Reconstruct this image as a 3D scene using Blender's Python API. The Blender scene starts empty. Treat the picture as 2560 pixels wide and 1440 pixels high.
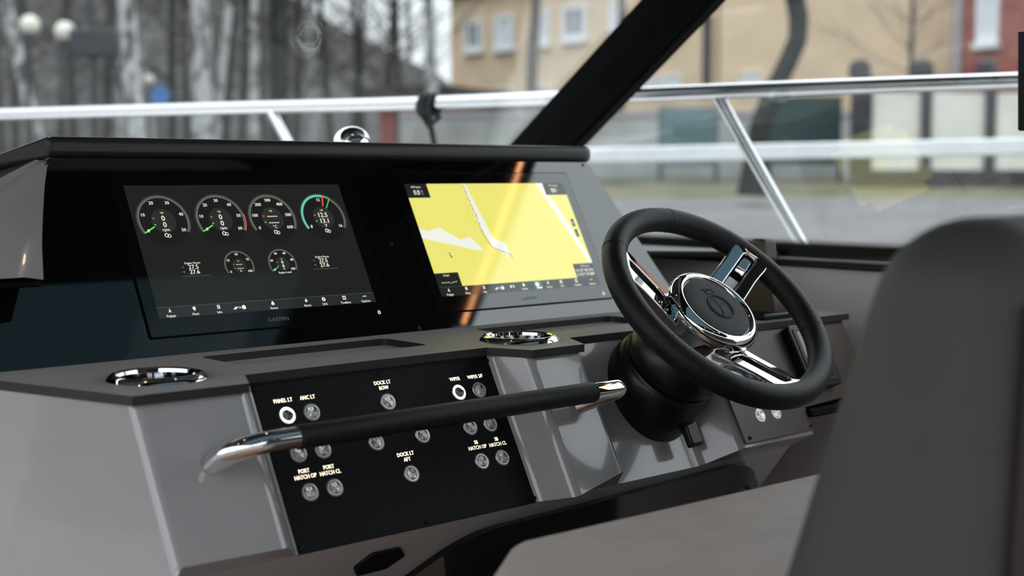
import bpy, bmesh, math, random
from mathutils import Vector, Matrix
C = bpy.context.scene.collection
SC = bpy.context.scene
PI = math.pi
V = Vector

# ---------------------------------------------------------------- camera
CAM = V((-0.827043, -1.588064, 0.184941))
RW = Matrix(((0.741022, -0.671481, 0.0), (-0.055851, -0.061635, -0.996535), (0.669154, 0.738454, -0.083176)))
FPX = 3389.08
cam_d = bpy.data.cameras.new('camera'); cam = bpy.data.objects.new('camera', cam_d); C.objects.link(cam)
R3 = Matrix((RW[0], -RW[1], -RW[2])).transposed()
cam.matrix_world = Matrix.Translation(CAM) @ R3.to_4x4()
cam_d.sensor_width = 36.0; cam_d.sensor_fit = 'HORIZONTAL'; cam_d.lens = FPX / 2560 * 36.0
cam_d.clip_start = 0.02; cam_d.clip_end = 600
cam_d.dof.use_dof = True; cam_d.dof.focus_distance = 1.80; cam_d.dof.aperture_fstop = 3.4
SC.camera = cam

# ---------------------------------------------------------------- world: overcast sky, brighter towards the zenith
W = bpy.data.worlds.new('overcast'); SC.world = W; W.use_nodes = True
nt = W.node_tree; nt.nodes.clear()
wo = nt.nodes.new('ShaderNodeOutputWorld'); bg = nt.nodes.new('ShaderNodeBackground')
tc = nt.nodes.new('ShaderNodeTexCoord'); sx = nt.nodes.new('ShaderNodeSeparateXYZ'); rmp = nt.nodes.new('ShaderNodeValToRGB')
rmp.color_ramp.elements[0].position = 0.0; rmp.color_ramp.elements[0].color = (.335, .347, .365, 1)
rmp.color_ramp.elements[1].position = 1.0; rmp.color_ramp.elements[1].color = (.89, .945, 1.0, 1)
nz = nt.nodes.new('ShaderNodeTexNoise'); nz.inputs['Scale'].default_value = 2.2; nz.inputs['Detail'].default_value = 4
mxs = nt.nodes.new('ShaderNodeMixRGB'); mxs.blend_type = 'MULTIPLY'; mxs.inputs[0].default_value = .18
nt.links.new(tc.outputs['Generated'], sx.inputs[0]); nt.links.new(sx.outputs['Z'], rmp.inputs[0])
nt.links.new(tc.outputs['Generated'], nz.inputs['Vector'])
nt.links.new(rmp.outputs[0], mxs.inputs[1]); nt.links.new(nz.outputs['Fac'], mxs.inputs[2])
nt.links.new(mxs.outputs[0], bg.inputs[0]); bg.inputs[1].default_value = 4.1
nt.links.new(bg.outputs[0], wo.inputs[0])
SC.view_settings.view_transform = 'Standard'; SC.view_settings.look = 'None'
SC.view_settings.exposure = 0.0; SC.view_settings.gamma = 1.0; SC.view_settings.use_curve_mapping = False

# ---------------------------------------------------------------- helpers
def ray(px, py):
    return RW.transposed() @ V(((px - 1280) / FPX, (py - 720) / FPX, 1.0))
def atd(px, py, d): return CAM + ray(px, py) * d
def hit(px, py, p, n):
    d = ray(px, py); n = V(n); return CAM + d * ((V(p) - CAM).dot(n) / d.dot(n))

def nodes(name):
    m = bpy.data.materials.new(name); m.use_nodes = True
    return m, m.node_tree, m.node_tree.nodes['Principled BSDF']
def mat(name, col, rough=.5, metal=0., spec=.5, coat=0., noise=.08, nscale=30., bump=0., bscale=300., emit=None, es=0., ior=1.5, coat_rough=.03, col2=None, stretch=None):
    m, t, b = nodes(name)
    tcn = t.nodes.new('ShaderNodeTexCoord'); src = tcn.outputs['Object']
    if stretch:
        mp = t.nodes.new('ShaderNodeMapping'); mp.inputs['Scale'].default_value = stretch
        t.links.new(src, mp.inputs[0]); src = mp.outputs[0]
    if noise > 0:
        n = t.nodes.new('ShaderNodeTexNoise'); n.inputs['Scale'].default_value = nscale; n.inputs['Detail'].default_value = 4
        r = t.nodes.new('ShaderNodeValToRGB')
        c1 = tuple(c * (1 - noise) for c in col[:3]); c2 = col2 or tuple(min(1, c * (1 + noise)) for c in col[:3])
        r.color_ramp.elements[0].color = (*c1, 1); r.color_ramp.elements[1].color = (*c2[:3], 1)
        r.color_ramp.elements[0].position = .35; r.color_ramp.elements[1].position = .65
        t.links.new(src, n.inputs['Vector']); t.links.new(n.outputs['Fac'], r.inputs[0]); t.links.new(r.outputs[0], b.inputs['Base Color'])
    else: b.inputs['Base Color'].default_value = (*col[:3], 1)
    if bump > 0:
        n2 = t.nodes.new('ShaderNodeTexVoronoi'); n2.inputs['Scale'].default_value = bscale
        bp = t.nodes.new('ShaderNodeBump'); bp.inputs['Strength'].default_value = bump; bp.inputs['Distance'].default_value = .001
        t.links.new(src, n2.inputs['Vector']); t.links.new(n2.outputs['Distance'], bp.inputs['Height']); t.links.new(bp.outputs[0], b.inputs['Normal'])
    b.inputs['Roughness'].default_value = rough; b.inputs['Metallic'].default_value = metal
    b.inputs['IOR'].default_value = ior; b.inputs['Specular IOR Level'].default_value = spec
    b.inputs['Coat Weight'].default_value = coat; b.inputs['Coat Roughness'].default_value = coat_rough
    if emit: b.inputs['Emission Color'].default_value = (*emit, 1); b.inputs['Emission Strength'].default_value = es
    return m
def lin(r, g, b): return tuple(((c / 255 + .055) / 1.055) ** 2.4 if c > 10 else c / 255 / 12.92 for c in (r, g, b))
def scr_mat(name, rgb, k=1.0):     # a lit pixel area under the display's cover glass
    c = lin(*rgb); return mat(name, (.004, .004, .004), .06, noise=0, ior=1.65, emit=c, es=k)
def led(name, col, s):
    m, t, b = nodes(name); b.inputs['Base Color'].default_value = (.8, .8, .8, 1)
    b.inputs['Emission Color'].default_value = (*col, 1); b.inputs['Emission Strength'].default_value = s; return m
def glass(name, tint, ior=1.5, frit=False):
    m = bpy.data.materials.new(name); m.use_nodes = True; t = m.node_tree; t.nodes.clear()
    o = t.nodes.new('ShaderNodeOutputMaterial'); tr = t.nodes.new('ShaderNodeBsdfTransparent'); tr.inputs[0].default_value = (*tint, 1)
    gl = t.nodes.new('ShaderNodeBsdfGlossy'); gl.inputs['Roughness'].default_value = .01; gl.inputs[0].default_value = (1, 1, 1, 1)
    fr = t.nodes.new('ShaderNodeFresnel'); ge = t.nodes.new('ShaderNodeNewGeometry'); mr = t.nodes.new('ShaderNodeMapRange')   # both faces of the thin pane reflect like air-to-glass
    mr.inputs[3].default_value = ior; mr.inputs[4].default_value = 1 / ior; t.links.new(ge.outputs['Backfacing'], mr.inputs[0]); t.links.new(mr.outputs[0], fr.inputs[0])
    mx = t.nodes.new('ShaderNodeMixShader'); t.links.new(fr.outputs[0], mx.inputs[0]); t.links.new(tr.outputs[0], mx.inputs[1]); t.links.new(gl.outputs[0], mx.inputs[2])
    t.links.new(mx.outputs[0], o.inputs[0]); return m

M = {}
M['gel'] = mat('gelcoat_grey', (.37, .357, .357), .16, coat=.8, noise=.03, nscale=6, ior=1.5)
M['gelw'] = mat('gelcoat_pale', (.86, .83, .81), .2, coat=.6, noise=.03, nscale=5)
M['top'] = mat('soft_touch_dark', (.013, .012, .012), .46, noise=.06, nscale=60, bump=.12, bscale=1400)
for k_, v_ in (('Sheen Weight', .36), ('Sheen Roughness', .45), ('Sheen Tint', (.80, .76, .74, 1))): M['top'].node_tree.nodes['Principled BSDF'].inputs[k_].default_value = v_
M['hood'] = mat('hood_dark', (.015, .0138, .0135), .40, noise=.06, nscale=50, bump=.1, bscale=1500)
M['fascia'] = mat('black_glass', (.003, .0035, .004), .03, noise=0, ior=2.0)
M['bezel'] = mat('bezel_glass', (.004, .0045, .005), .045, noise=0, ior=1.9)
M['gap'] = mat('gap_black', (.002, .002, .002), .6, noise=0, spec=.1)
M['plate'] = mat('satin_black', (.0055, .006, .0075), .5, noise=.1, nscale=200, spec=.15)
M['plateb'] = mat('satin_brown_black', (.085, .058, .048), .42, noise=.08, nscale=150)
M['chrome'] = mat('chrome', (.86, .86, .87), .045, 1.0, noise=.02, nscale=20)
M['steel'] = mat('polished_steel', (.64, .64, .66), .13, 1.0, noise=.03, nscale=40)
M['brush'] = mat('brushed_steel', (.78, .76, .74), .34, 1.0, noise=.12, nscale=120)
M['steel_dark'] = mat('dark_cap', (.16, .16, .165), .35, .9, noise=.1, nscale=80)
M['cap'] = mat('brushed_cap', (.78, .75, .73), .42, 1.0, noise=.16, nscale=60)
M['leather'] = mat('black_leather', (.008, .0088, .010), .42, noise=.15, nscale=120, bump=.35, bscale=900, spec=.34)
M['hubl'] = mat('hub_leather', (.024, .025, .028), .5, spec=.3, noise=.12, nscale=150, bump=.3, bscale=1200)
M['rubber'] = mat('black_plastic', (.006, .0065, .0075), .33, spec=.4, noise=.1, nscale=40)
M['seam'] = mat('seam_dark', (.006, .006, .006), .7, noise=0)
M['gloss'] = mat('gloss_black', (.004, .004, .005), .07, noise=0, ior=1.55)
M['vinyl'] = mat('grey_vinyl', (.47, .39, .35), .6, noise=.05, nscale=25, bump=.2, bscale=700)
M['vinyld'] = mat('shade_dark_vinyl', (.052, .047, .043), .6, noise=.05, nscale=25, bump=.2, bscale=700)  # darker copy of the seat vinyl, shade put into its colour
M['vinylb'] = mat('shade_brown_vinyl', (.020, .012, .009), .6, noise=.05, nscale=25, bump=.2, bscale=700)  # seat back in shade, the darkness put into the colour
M['head'] = mat('headliner', (.006, .006, .0065), .8, noise=.1, nscale=20, spec=.12)
M['white'] = mat('white_paint', (.72, .73, .74), .4, noise=.04, nscale=8)
M['rope'] = mat('dark_rope', (.02, .021, .024), .8, noise=.3, nscale=120, bump=.5, bscale=400)
M['lit'] = led('lit_legend', (1.0, .84, .60), 1.5)
M['ring'] = led('lit_ring', (1, .98, .95), 1.5)
M['ledw'] = led('warm_led', (1.0, .40, .16), 7.5)
M['spot'] = led('warm_spot', (1.0, .66, .36), 22.0)
M['print'] = mat('grey_print', (.30, .30, .30), .5, noise=0)
M['glass'] = glass('clear_glass', (.93, .95, .945), 1.5)
M['tint'] = glass('tinted_glass', (.15, .205, .225), 1.5); M['glass2'] = glass('side_glass', (.92, .945, .935), 1.62)

def face(o, smooth=True, angle=35):
    for p in o.data.polygons: p.use_smooth = smooth
    if smooth:
        try: o.data.set_sharp_from_angle(angle=math.radians(angle))
        except Exception: pass
def obj(name, bm, m, parent=None, smooth=True, bevel=0., seg=2, angle=35):
    me = bpy.data.meshes.new(name); bmesh.ops.recalc_face_normals(bm, faces=bm.faces); bm.to_mesh(me); bm.free()
    o = bpy.data.objects.new(name, me); C.objects.link(o); me.materials.append(M[m] if isinstance(m, str) else m)
    if parent: o.parent = parent
    face(o, smooth, angle)
    if bevel > 0:
        md = o.modifiers.new('bevel', 'BEVEL'); md.width = bevel; md.segments = seg; md.limit_method = 'ANGLE'; md.angle_limit = math.radians(30); md.harden_normals = False
    return o
def tag(o, label, cat, group=None, kind=None):
    o['label'] = label; o['category'] = cat
    if group: o['group'] = group
    if kind: o['kind'] = kind
    return o
def frame(o, u, v):
    u = V(u).normalized(); v = V(v).normalized(); n = u.cross(v)
    m = Matrix((u, v, n)).transposed().to_4x4(); m.translation = V(o); return m
def thing(name, label, cat, loc=(0, 0, 0), mtx=None, group=None):
    o = bpy.data.objects.new(name, None); C.objects.link(o); o.empty_display_size = .05
    o.matrix_world = mtx if mtx is not None else Matrix.Translation(V(loc))
    return tag(o, label, cat, group)
def struct(name, bm, m, label=None, cat='structure', **k):
    o = obj(name, bm, m, **k); o['kind'] = 'structure'
    if label: o['label'] = label; o['category'] = cat
    return o
def B(): return bmesh.new()
def add_poly(bm, pts): return bm.faces.new([bm.verts.new(V(p)) for p in pts])
def add_box(bm, a, b):
    a = V(a); b = V(b)
    vs = [bm.verts.new((x, y, z)) for z in (a.z, b.z) for y in (a.y, b.y) for x in (a.x, b.x)]
    for f in ((0, 2, 3, 1), (4, 5, 7, 6), (0, 1, 5, 4), (2, 6, 7, 3), (0, 4, 6, 2), (1, 3, 7, 5)): bm.faces.new([vs[i] for i in f])
    return vs
def add_hex(bm, lo, hi):       # prism between two matching rings of points
    n = len(lo); a = [bm.verts.new(V(p)) for p in lo]; b = [bm.verts.new(V(p)) for p in hi]
    bm.faces.new(a[::-1]); bm.faces.new(b)
    for i in range(n): bm.faces.new((a[i], a[(i + 1) % n], b[(i + 1) % n], b[i]))
def add_prism(bm, pts2, z0, z1): add_hex(bm, [(x, y, z0) for x, y in pts2], [(x, y, z1) for x, y in pts2])
def add_ring(bm, ro, ri, z0, z1, c=(0, 0), seg=48, a0=0., a1=2 * PI):
    full = abs(a1 - a0 - 2 * PI) < 1e-6; n = seg if full else seg + 1; R = []
    for i in range(n):
        a = a0 + (a1 - a0) * i / seg; ca, sa = math.cos(a), math.sin(a)
        R.append([bm.verts.new((c[0] + r * ca, c[1] + r * sa, z)) for r, z in ((ro, z0), (ro, z1), (ri, z1), (ri, z0))])
    for i in range(n if full else n - 1):
        p, q = R[i], R[(i + 1) % n]
        for k in range(4): bm.faces.new((p[k], q[k], q[(k + 1) % 4], p[(k + 1) % 4]))
    if not full: bm.faces.new(R[0][::-1]); bm.faces.new(R[-1])
def add_lathe(bm, prof, c=(0, 0), seg=48, mtx=None):
    rings = []
    for r, z in prof:
        if r < 1e-6: rings.append([bm.verts.new((c[0], c[1], z))])
        else: rings.append([bm.verts.new((c[0] + r * math.cos(2 * PI * i / seg), c[1] + r * math.sin(2 * PI * i / seg), z)) for i in range(seg)])
    vs = [v for r in rings for v in r]
    for a, b in zip(rings, rings[1:]):
        for i in range(seg):
            j = (i + 1) % seg
            if len(a) == 1 and len(b) == 1: continue
            if len(a) == 1: bm.faces.new((a[0], b[i], b[j]))
            elif len(b) == 1: bm.faces.new((a[i], a[j], b[0]))
            else: bm.faces.new((a[i], a[j], b[j], b[i]))
    if mtx is not None: bmesh.ops.transform(bm, matrix=mtx, verts=vs)
def add_tube(bm, pts, rad, seg=16, closed=False, caps=True):
    pts = [V(p) for p in pts]; n = len(pts); rr = rad if isinstance(rad, (list, tuple)) else [rad] * n
    T = []
    for i in range(n):
        a = pts[(i - 1) % n] if (closed or i > 0) else pts[i]; b = pts[(i + 1) % n] if (closed or i < n - 1) else pts[i]
        T.append((b - a).normalized())
    up = V((0, 0, 1)) if abs(T[0].z) < .9 else V((1, 0, 0))
    s = T[0].cross(up).normalized(); R = []
    for i in range(n):
        s = (s - T[i] * s.dot(T[i])).normalized(); w = T[i].cross(s)
        R.append([bm.verts.new(pts[i] + (s * math.cos(2 * PI * k / seg) + w * math.sin(2 * PI * k / seg)) * rr[i]) for k in range(seg)])
    for i in range(n if closed else n - 1):
        p, q = R[i], R[(i + 1) % n]
        for k in range(seg): bm.faces.new((p[k], p[(k + 1) % seg], q[(k + 1) % seg], q[k]))
    if caps and not closed: bm.faces.new(R[0][::-1]); bm.faces.new(R[-1])
def rounded(pts, r, seg=6):        # round the corners of a 3-D polyline
    pts = [V(p) for p in pts]; out = [pts[0]]
    for a, b, c in zip(pts, pts[1:], pts[2:]):
        u = (a - b).normalized(); w = (c - b).normalized(); p0 = b + u * r; p1 = b + w * r
        for i in range(seg + 1):
            t = i / seg; out.append(p0 * (1 - t) ** 2 + b * 2 * t * (1 - t) + p1 * t * t)
    out.append(pts[-1]); return out
def rrect(x0, y0, x1, y1, r, seg=5):
    o = []
    for cx, cy, a in ((x1 - r, y0 + r, -PI / 2), (x1 - r, y1 - r, 0), (x0 + r, y1 - r, PI / 2), (x0 + r, y0 + r, PI)):
        for i in range(seg + 1): t = a + PI / 2 * i / seg; o.append((cx + r * math.cos(t), cy + r * math.sin(t)))
    return o
_tc = {}
def text_geo(s):
    if s not in _tc:
        cu = bpy.data.curves.new('t', 'FONT'); cu.body = s; cu.size = 1; cu.resolution_u = 2
        o = bpy.data.objects.new('t', cu); C.objects.link(o)
        me = bpy.data.meshes.new_from_object(o.evaluated_get(bpy.context.evaluated_depsgraph_get()))
        vs = [tuple(v.co) for v in me.vertices]; fs = [tuple(p.vertices) for p in me.polygons]
        bpy.data.objects.remove(o); bpy.data.curves.remove(cu); bpy.data.meshes.remove(me)
        xs = [v[0] for v in vs]; ys = [v[1] for v in vs]
        _tc[s] = (vs, fs, min(xs), max(xs), min(ys), max(ys))
    return _tc[s]
def add_text(bm, s, x, y, h, z=.0006, w=None, sx=1.0, bold=0.):   # centred text, h = height of its glyphs
    vs, fs, x0, x1, y0, y1 = text_geo(s); cap = .70
    k = h / cap; kx = k * sx
    if w: kx = w / (x1 - x0)
    ym = .35 if (y1 - y0) > .3 else (y0 + y1) / 2
    for d in ((0,) if not bold else (-bold, bold)):
        nv = [bm.verts.new((x + (a - (x0 + x1) / 2) * kx + d, y + (b - ym) * k, z + abs(d) * .01 + (.00002 if d > 0 else 0))) for a, b, _ in vs]
        for f in fs:
            try: bm.faces.new([nv[i] for i in f])
            except ValueError: pass
def add_rect(bm, x0, y0, x1, y1, z): add_poly(bm, ((x0, y0, z), (x1, y0, z), (x1, y1, z), (x0, y1, z)))
def add_line(bm, pts, w, z):
    for (ax, ay), (bx, by) in zip(pts, pts[1:]):
        d = V((bx - ax, by - ay)); L = d.length
        if L < 1e-7: continue
        n = V((-d.y, d.x)) / L * w / 2
        add_poly(bm, ((ax - n.x, ay - n.y, z), (bx - n.x, by - n.y, z), (bx + n.x, by + n.y, z), (ax + n.x, ay + n.y, z)))
def add_arc(bm, c, ro, ri, a0, a1, z, seg=48):
    p = None
    for i in range(seg + 1):
        a = a0 + (a1 - a0) * i / seg; q = [bm.verts.new((c[0] + r * math.cos(a), c[1] + r * math.sin(a), z)) for r in (ri, ro)]
        if p: bm.faces.new((p[0], p[1], q[1], q[0]))
        p = q
def add_disc(bm, c, r, z, seg=24): bm.faces.new([bm.verts.new((c[0] + r * math.cos(2 * PI * i / seg), c[1] + r * math.sin(2 * PI * i / seg), z)) for i in range(seg)])
def copy_tree(o, parent=None):
    c = o.copy(); C.objects.link(c); c.parent = parent
    for ch in list(o.children): copy_tree(ch, c)
    return c

SA = math.radians(28.54); SV = V((0, math.sin(SA), math.cos(SA))); SN = V((0, -math.cos(SA), math.sin(SA)))
PA = math.radians(28.4); PV = V((0, math.sin(PA), math.cos(PA))); PN = V((0, -math.cos(PA), math.sin(PA)))
P0 = V((0, -.225, -.0585)); P1 = V((0, -.284, -.056))
ZT = -.045

# ================================================================ STRUCTURE OF THE BOAT
bm = B(); add_box(bm, (-1.45, -4.2, -1.10), (1.26, .6, -1.05))
m, t, b = nodes('teak_sole'); w = t.nodes.new('ShaderNodeTexBrick'); tcn = t.nodes.new('ShaderNodeTexCoord'); mp = t.nodes.new('ShaderNodeMapping'); mp.inputs['Rotation'].default_value = (0, 0, PI / 2)
w.inputs['Scale'].default_value = 1.0; w.inputs['Brick Width'].default_value = 2.4; w.inputs['Row Height'].default_value = .055; w.inputs['Mortar Size'].default_value = .004
w.inputs['Color1'].default_value = (.30, .16, .075, 1); w.inputs['Color2'].default_value = (.24, .125, .06, 1); w.inputs['Mortar'].default_value = (.012, .011, .01, 1)
t.links.new(tcn.outputs['Object'], mp.inputs[0]); t.links.new(mp.outputs[0], w.inputs['Vector']); t.links.new(w.outputs[0], b.inputs['Base Color']); b.inputs['Roughness'].default_value = .55
struct('floor', bm, m)
bm = B(); add_box(bm, (-1.53, -4.2, -1.10), (-1.45, 1.0, -.35)); struct('wall_left', bm, 'gelw')
# starboard inner side below the side glass
bm = B(); add_hex(bm, [(1.262, -1.6, -1.1), (1.34, -1.6, -1.1), (1.34, 1.0, -1.1), (1.262, 1.0, -1.1)], [(1.262, -1.6, .016), (1.34, -1.6, .016), (1.30, 1.0, .016), (1.235, 1.0, .016)])
struct('wall_right', bm, 'gelw')
GN = V((-.9946, -.045, -.094)).normalized(); GP = -GN * 1.2393
def gx(y, z): return (1.2393 * 1.0 - .045 * y - .094 * z) / .9946
# hardtop with a tinted sunroof, an open gap at its starboard side
HZ = .95
bm = B()
for x0, y0, x1, y1 in ((-1.5, -.668, 1.56, 1.0), (1.036, -1.9, 1.56, -.668), (-1.5, -1.9, -1.1, -.668), (-1.5, -3.3, 1.56, -1.9)): add_box(bm, (x0, y0, HZ), (x1, y1, HZ + .07))  # unseen aft section lengthened to cut light from the stern
struct('ceiling', bm, 'head')
bm = B(); add_box(bm, (-1.1, -1.9, HZ + .02), (1.036, -.668, HZ + .03)); struct('window_3', bm, 'tint')
# windshield (raked towards the stern) and side glass
WN = V((0, -.579, -.815)).normalized(); WP = V((1.2, .535, .25))
def wy(z): return WP.y - (z - WP.z) * (.815 / .579)
bm = B(); z0, z1 = .19, .86
add_hex(bm, [(-1.3, wy(z0), z0), (1.2, wy(z0), z0), (1.2, wy(z1), z1), (-1.3, wy(z1), z1)], [(-1.3, wy(z0) + .004, z0 + .004), (1.2, wy(z0) + .004, z0 + .004), (1.2, wy(z1) + .004, z1 + .004), (-1.3, wy(z1) + .004, z1 + .004)])
struct('window_1', bm, 'glass', smooth=False)
bm = B(); sg = [(.68, .06), (-1.25, .06), (-1.25, .60), (.02, .60)]
add_hex(bm, [(gx(y, z), y, z) for y, z in sg], [(gx(y, z) + .005, y, z) for y, z in sg])
struct('window_2', bm, 'glass2', smooth=False)
# black pillar between windshield and side glass
bm = B()
lo = [(1.165, .63, .245), (1.205, .62, .245), (1.215, .44, .240), (1.18, .44, .240)]
def sh(p, k): return (p[0] - .03 * k, p[1] - 1.425 * k, p[2] + k)
add_hex(bm, [sh(p, -.10) for p in lo], [sh(p, .72) for p in lo]); struct('trim_1', bm, 'head', bevel=.006)
# black printed band, dots fading out upward, and the ledges under the side glass
m, t, b = nodes('frit_band'); b.inputs['Base Color'].default_value = (.006, .006, .007, 1); b.inputs['Roughness'].default_value = .25
tcn = t.nodes.new('ShaderNodeTexCoord'); sp = t.nodes.new('ShaderNodeSeparateXYZ'); t.links.new(tcn.outputs['Object'], sp.inputs[0])
vm = t.nodes.new('ShaderNodeVectorMath'); vm.operation = 'MULTIPLY'; vm.inputs[1].default_value = (0, 260, 260)
mp = t.nodes.new('ShaderNodeMapping'); mp.inputs['Rotation'].default_value = (PI / 4, 0, 0); t.links.new(tcn.outputs['Object'], mp.inputs[0]); t.links.new(mp.outputs[0], vm.inputs[0])
fr = t.nodes.new('ShaderNodeVectorMath'); fr.operation = 'FRACTION'; t.links.new(vm.outputs[0], fr.inputs[0])
sb = t.nodes.new('ShaderNodeVectorMath'); sb.operation = 'SUBTRACT'; sb.inputs[1].default_value = (0, .5, .5); t.links.new(fr.outputs[0], sb.inputs[0])
ln = t.nodes.new('ShaderNodeVectorMath'); ln.operation = 'LENGTH'; t.links.new(sb.outputs[0], ln.inputs[0])
mr = t.nodes.new('ShaderNodeMapRange'); mr.inputs[1].default_value = .050; mr.inputs[2].default_value = .068; mr.inputs[3].default_value = .75; mr.inputs[4].default_value = .12; t.links.new(sp.outputs['Z'], mr.inputs[0])
lt = t.nodes.new('ShaderNodeMath'); lt.operation = 'LESS_THAN'; t.links.new(ln.outputs['Value'], lt.inputs[0]); t.links.new(mr.outputs[0], lt.inputs[1]); t.links.new(lt.outputs[0], b.inputs['Alpha'])
bm = B(); add_hex(bm, [(gx(y, z) - .004, y, z) for y, z in ((.70, .030), (-1.25, .030), (-1.25, .068), (.66, .068))], [(gx(y, z) - .002, y, z) for y, z in ((.70, .030), (-1.25, .030), (-1.25, .068), (.66, .068))])
struct('trim_2', bm, m, smooth=False)
bm = B(); add_box(bm, (1.235, -1.25, .016), (1.262, .8, .030)); struct('trim_3', bm, 'hood', bevel=.003)
bm = B(); add_box(bm, (1.228, -1.25, .0285), (1.255, .8, .0345)); struct('trim_4', bm, 'gel', bevel=.002)

bm = B(); add_box(bm, (-1.45, .605, -1.05), (1.235, .635, .188)); struct('wall_front', bm, 'gelw')
# pale shelf between hood and windshield (its edge mirrors in the windshield)
bm = B(); add_hex(bm, [(-.6, .10, .17), (.845, .458, .17), (.845, .60, .17), (-.6, .60, .17)], [(-.6, .10, .19), (.845, .458, .19), (.845, .60, .19), (-.6, .60, .19)])
struct('trim_5', bm, mat('shelf_grey', (.40, .40, .41), .5, noise=.04, nscale=8))

# ================================================================ HELM CONSOLE
con = thing('helm_console', 'grey glossy gelcoat helm console with slanted front and black switch plates', 'console', (.3, -.1, -.6))
cl = V((.3, -.1, -.6))
OUT = [(-.297, .10), (-.240, -.080), (-.177, -.280), (-.046, -.284), (-.010, -.226), (.362, -.226), (.383, -.286), (.478, -.287), (.512, -.226), (.690, -.226), (.732, -.286), (.905, -.289), (.905, .04), (.6, .06)]
LEN = [.95, .80, .178, .180, .2085, .2085, .194, .174, .2085, .2085, .178, .178, .178, .60]
def down(p, L): return V((p[0], p[1], -.0555)) - PV * L
bm = B()
lo = []
for p, L in zip(OUT, LEN):
    q = down(p, L)
    if p[1] > 0 and p[0] > 0: q = V((p[0], p[1] - .05, -.26))
    lo.append(q - cl)
top = [V((p[0], p[1], -.0555)) - cl for p in OUT]
a = [bm.verts.new(p) for p in lo]; bb = [bm.verts.new(p) for p in top]; n = len(a)
for i in range(n): bm.faces.new((a[i], a[(i + 1) % n], bb[(i + 1) % n], bb[i]))
obj('console_body', bm, 'gel', con, bevel=.008, seg=4)
# underside facets of the lobes and the lower console, undercut below the slanted front
bm = B()
for idx in ((2, 3, 4), (5, 6, 7, 8), (9, 10, 11)): add_poly(bm, [lo[i] for i in idx])
yl, zl = (lo[5] + cl).y, (lo[5] + cl).z
add_hex(bm, [V((-.25, yl + .62, -1.05)) - cl, V((.905, yl + .62, -1.05)) - cl, V((.905, .32, -1.05)) - cl, V((-.30, .32, -1.05)) - cl], [V((-.172, yl, zl)) - cl, V((.905, yl, zl)) - cl, V((.905, .04, zl)) - cl, V((-.172, .04, zl)) - cl])
add_poly(bm, [lo[2], lo[4], V((-.172, yl, zl)) - cl]); add_poly(bm, [lo[9], lo[11], V((.905, yl, zl)) - cl])
obj('lower_console', bm, 'gel', con, angle=25)
# upper box on the starboard side
bm = B(); up = [(.905, -.289), (1.09, -.293), (1.12, .05), (.905, .04)]
add_hex(bm, [down(p, .130) - cl if p[1] < 0 else V((p[0], p[1], -.19)) - cl for p in up], [V((p[0], p[1], -.0555)) - cl for p in up]); obj('side_box', bm, 'plateb', con, bevel=.004)
bm = B(); add_hex(bm, [down(p, .150) - cl if p[1] < 0 else V((p[0], p[1], -.21)) - cl for p in [(.90, -.30), (1.12, -.302), (1.14, .05), (.90, .04)]], [down(p, .136) - cl if p[1] < 0 else V((p[0], p[1], -.19)) - cl for p in [(.90, -.30), (1.12, -.302), (1.14, .05), (.90, .04)]])
obj('ledge', bm, 'gap', con, bevel=.003)
# hexagonal finger pull and the glossy black footwell arch in the lower console
def lowpt(px, py, off=0):      # point on the lower console face
    A = V((0, yl, zl)); Bq = V((0, yl + .62, -1.05)); d = (A - Bq).normalized(); nn = V((1, 0, 0)).cross(d)
    return hit(px, py, A - nn * 0 + V((0, -off, 0)), nn)
hx = [(882, 1418), (928, 1382), (998, 1366), (1010, 1388), (960, 1422), (890, 1440)]
bm = B(); add_hex(bm, [lowpt(*p) + V((0, .02, 0)) - cl for p in hx], [lowpt(*p) + V((0, -.005, 0)) - cl for p in hx]); obj('finger_pull', bm, 'plate', con, bevel=.003)
arch = rounded([lowpt(940, 1490), lowpt(1165, 1330), lowpt(1500, 1246), lowpt(1858, 1150), lowpt(1880, 1215)], .05, 8)
bm = B(); bot = [V((p.x + .02, p.y + .03, -1.0)) for p in arch]
aa = [bm.verts.new(p + V((0, -.014, .0)) - cl) for p in arch]; ab = [bm.verts.new(p + V((0, -.014, -.030)) - cl) for p in arch]; ac = [bm.verts.new(p + V((0, .05, -.030)) - cl) for p in arch]; ad = [bm.verts.new(p + V((0, .05, .0)) - cl) for p in arch]
for i in range(len(arch) - 1):
    for p, q in ((aa, ab), (ab, ac), (ad, aa)): bm.faces.new((p[i], p[i + 1], q[i + 1], q[i]))
obj('footwell_trim', bm, 'gloss', con)
bm = B(); w1 = [bm.verts.new(p + V((0, -.006, -.02)) - cl) for p in arch]; w2 = [bm.verts.new(p - cl) for p in bot]
for i in range(len(arch) - 1): bm.faces.new((w1[i], w1[i + 1], w2[i + 1], w2[i]))
obj('footwell_panel', bm, 'gloss', con)

# body of the dash behind the fascia, down to the sole
bm = B()
add_hex(bm, [V(p) - cl for p in ((-.36, -.013, -.057), (-.10, -.013, -.057), (.99, -.013, -.057), (.99, .35, -.057), (.99, .60, -.057), (-.36, .60, -.057))], [V(p) - cl for p in ((-.36, .067, .088), (-.10, .128, .2055), (.90, .128, .2055), (.90, .35, .169), (.90, .60, .169), (-.36, .60, .088))])
obj('dash_body', bm, 'gel', con)
bm = B(); add_box(bm, V((-.29, .10, -1.05)) - cl, V((.905, .60, -.057)) - cl); obj('dash_base', bm, 'gel', con)
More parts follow.
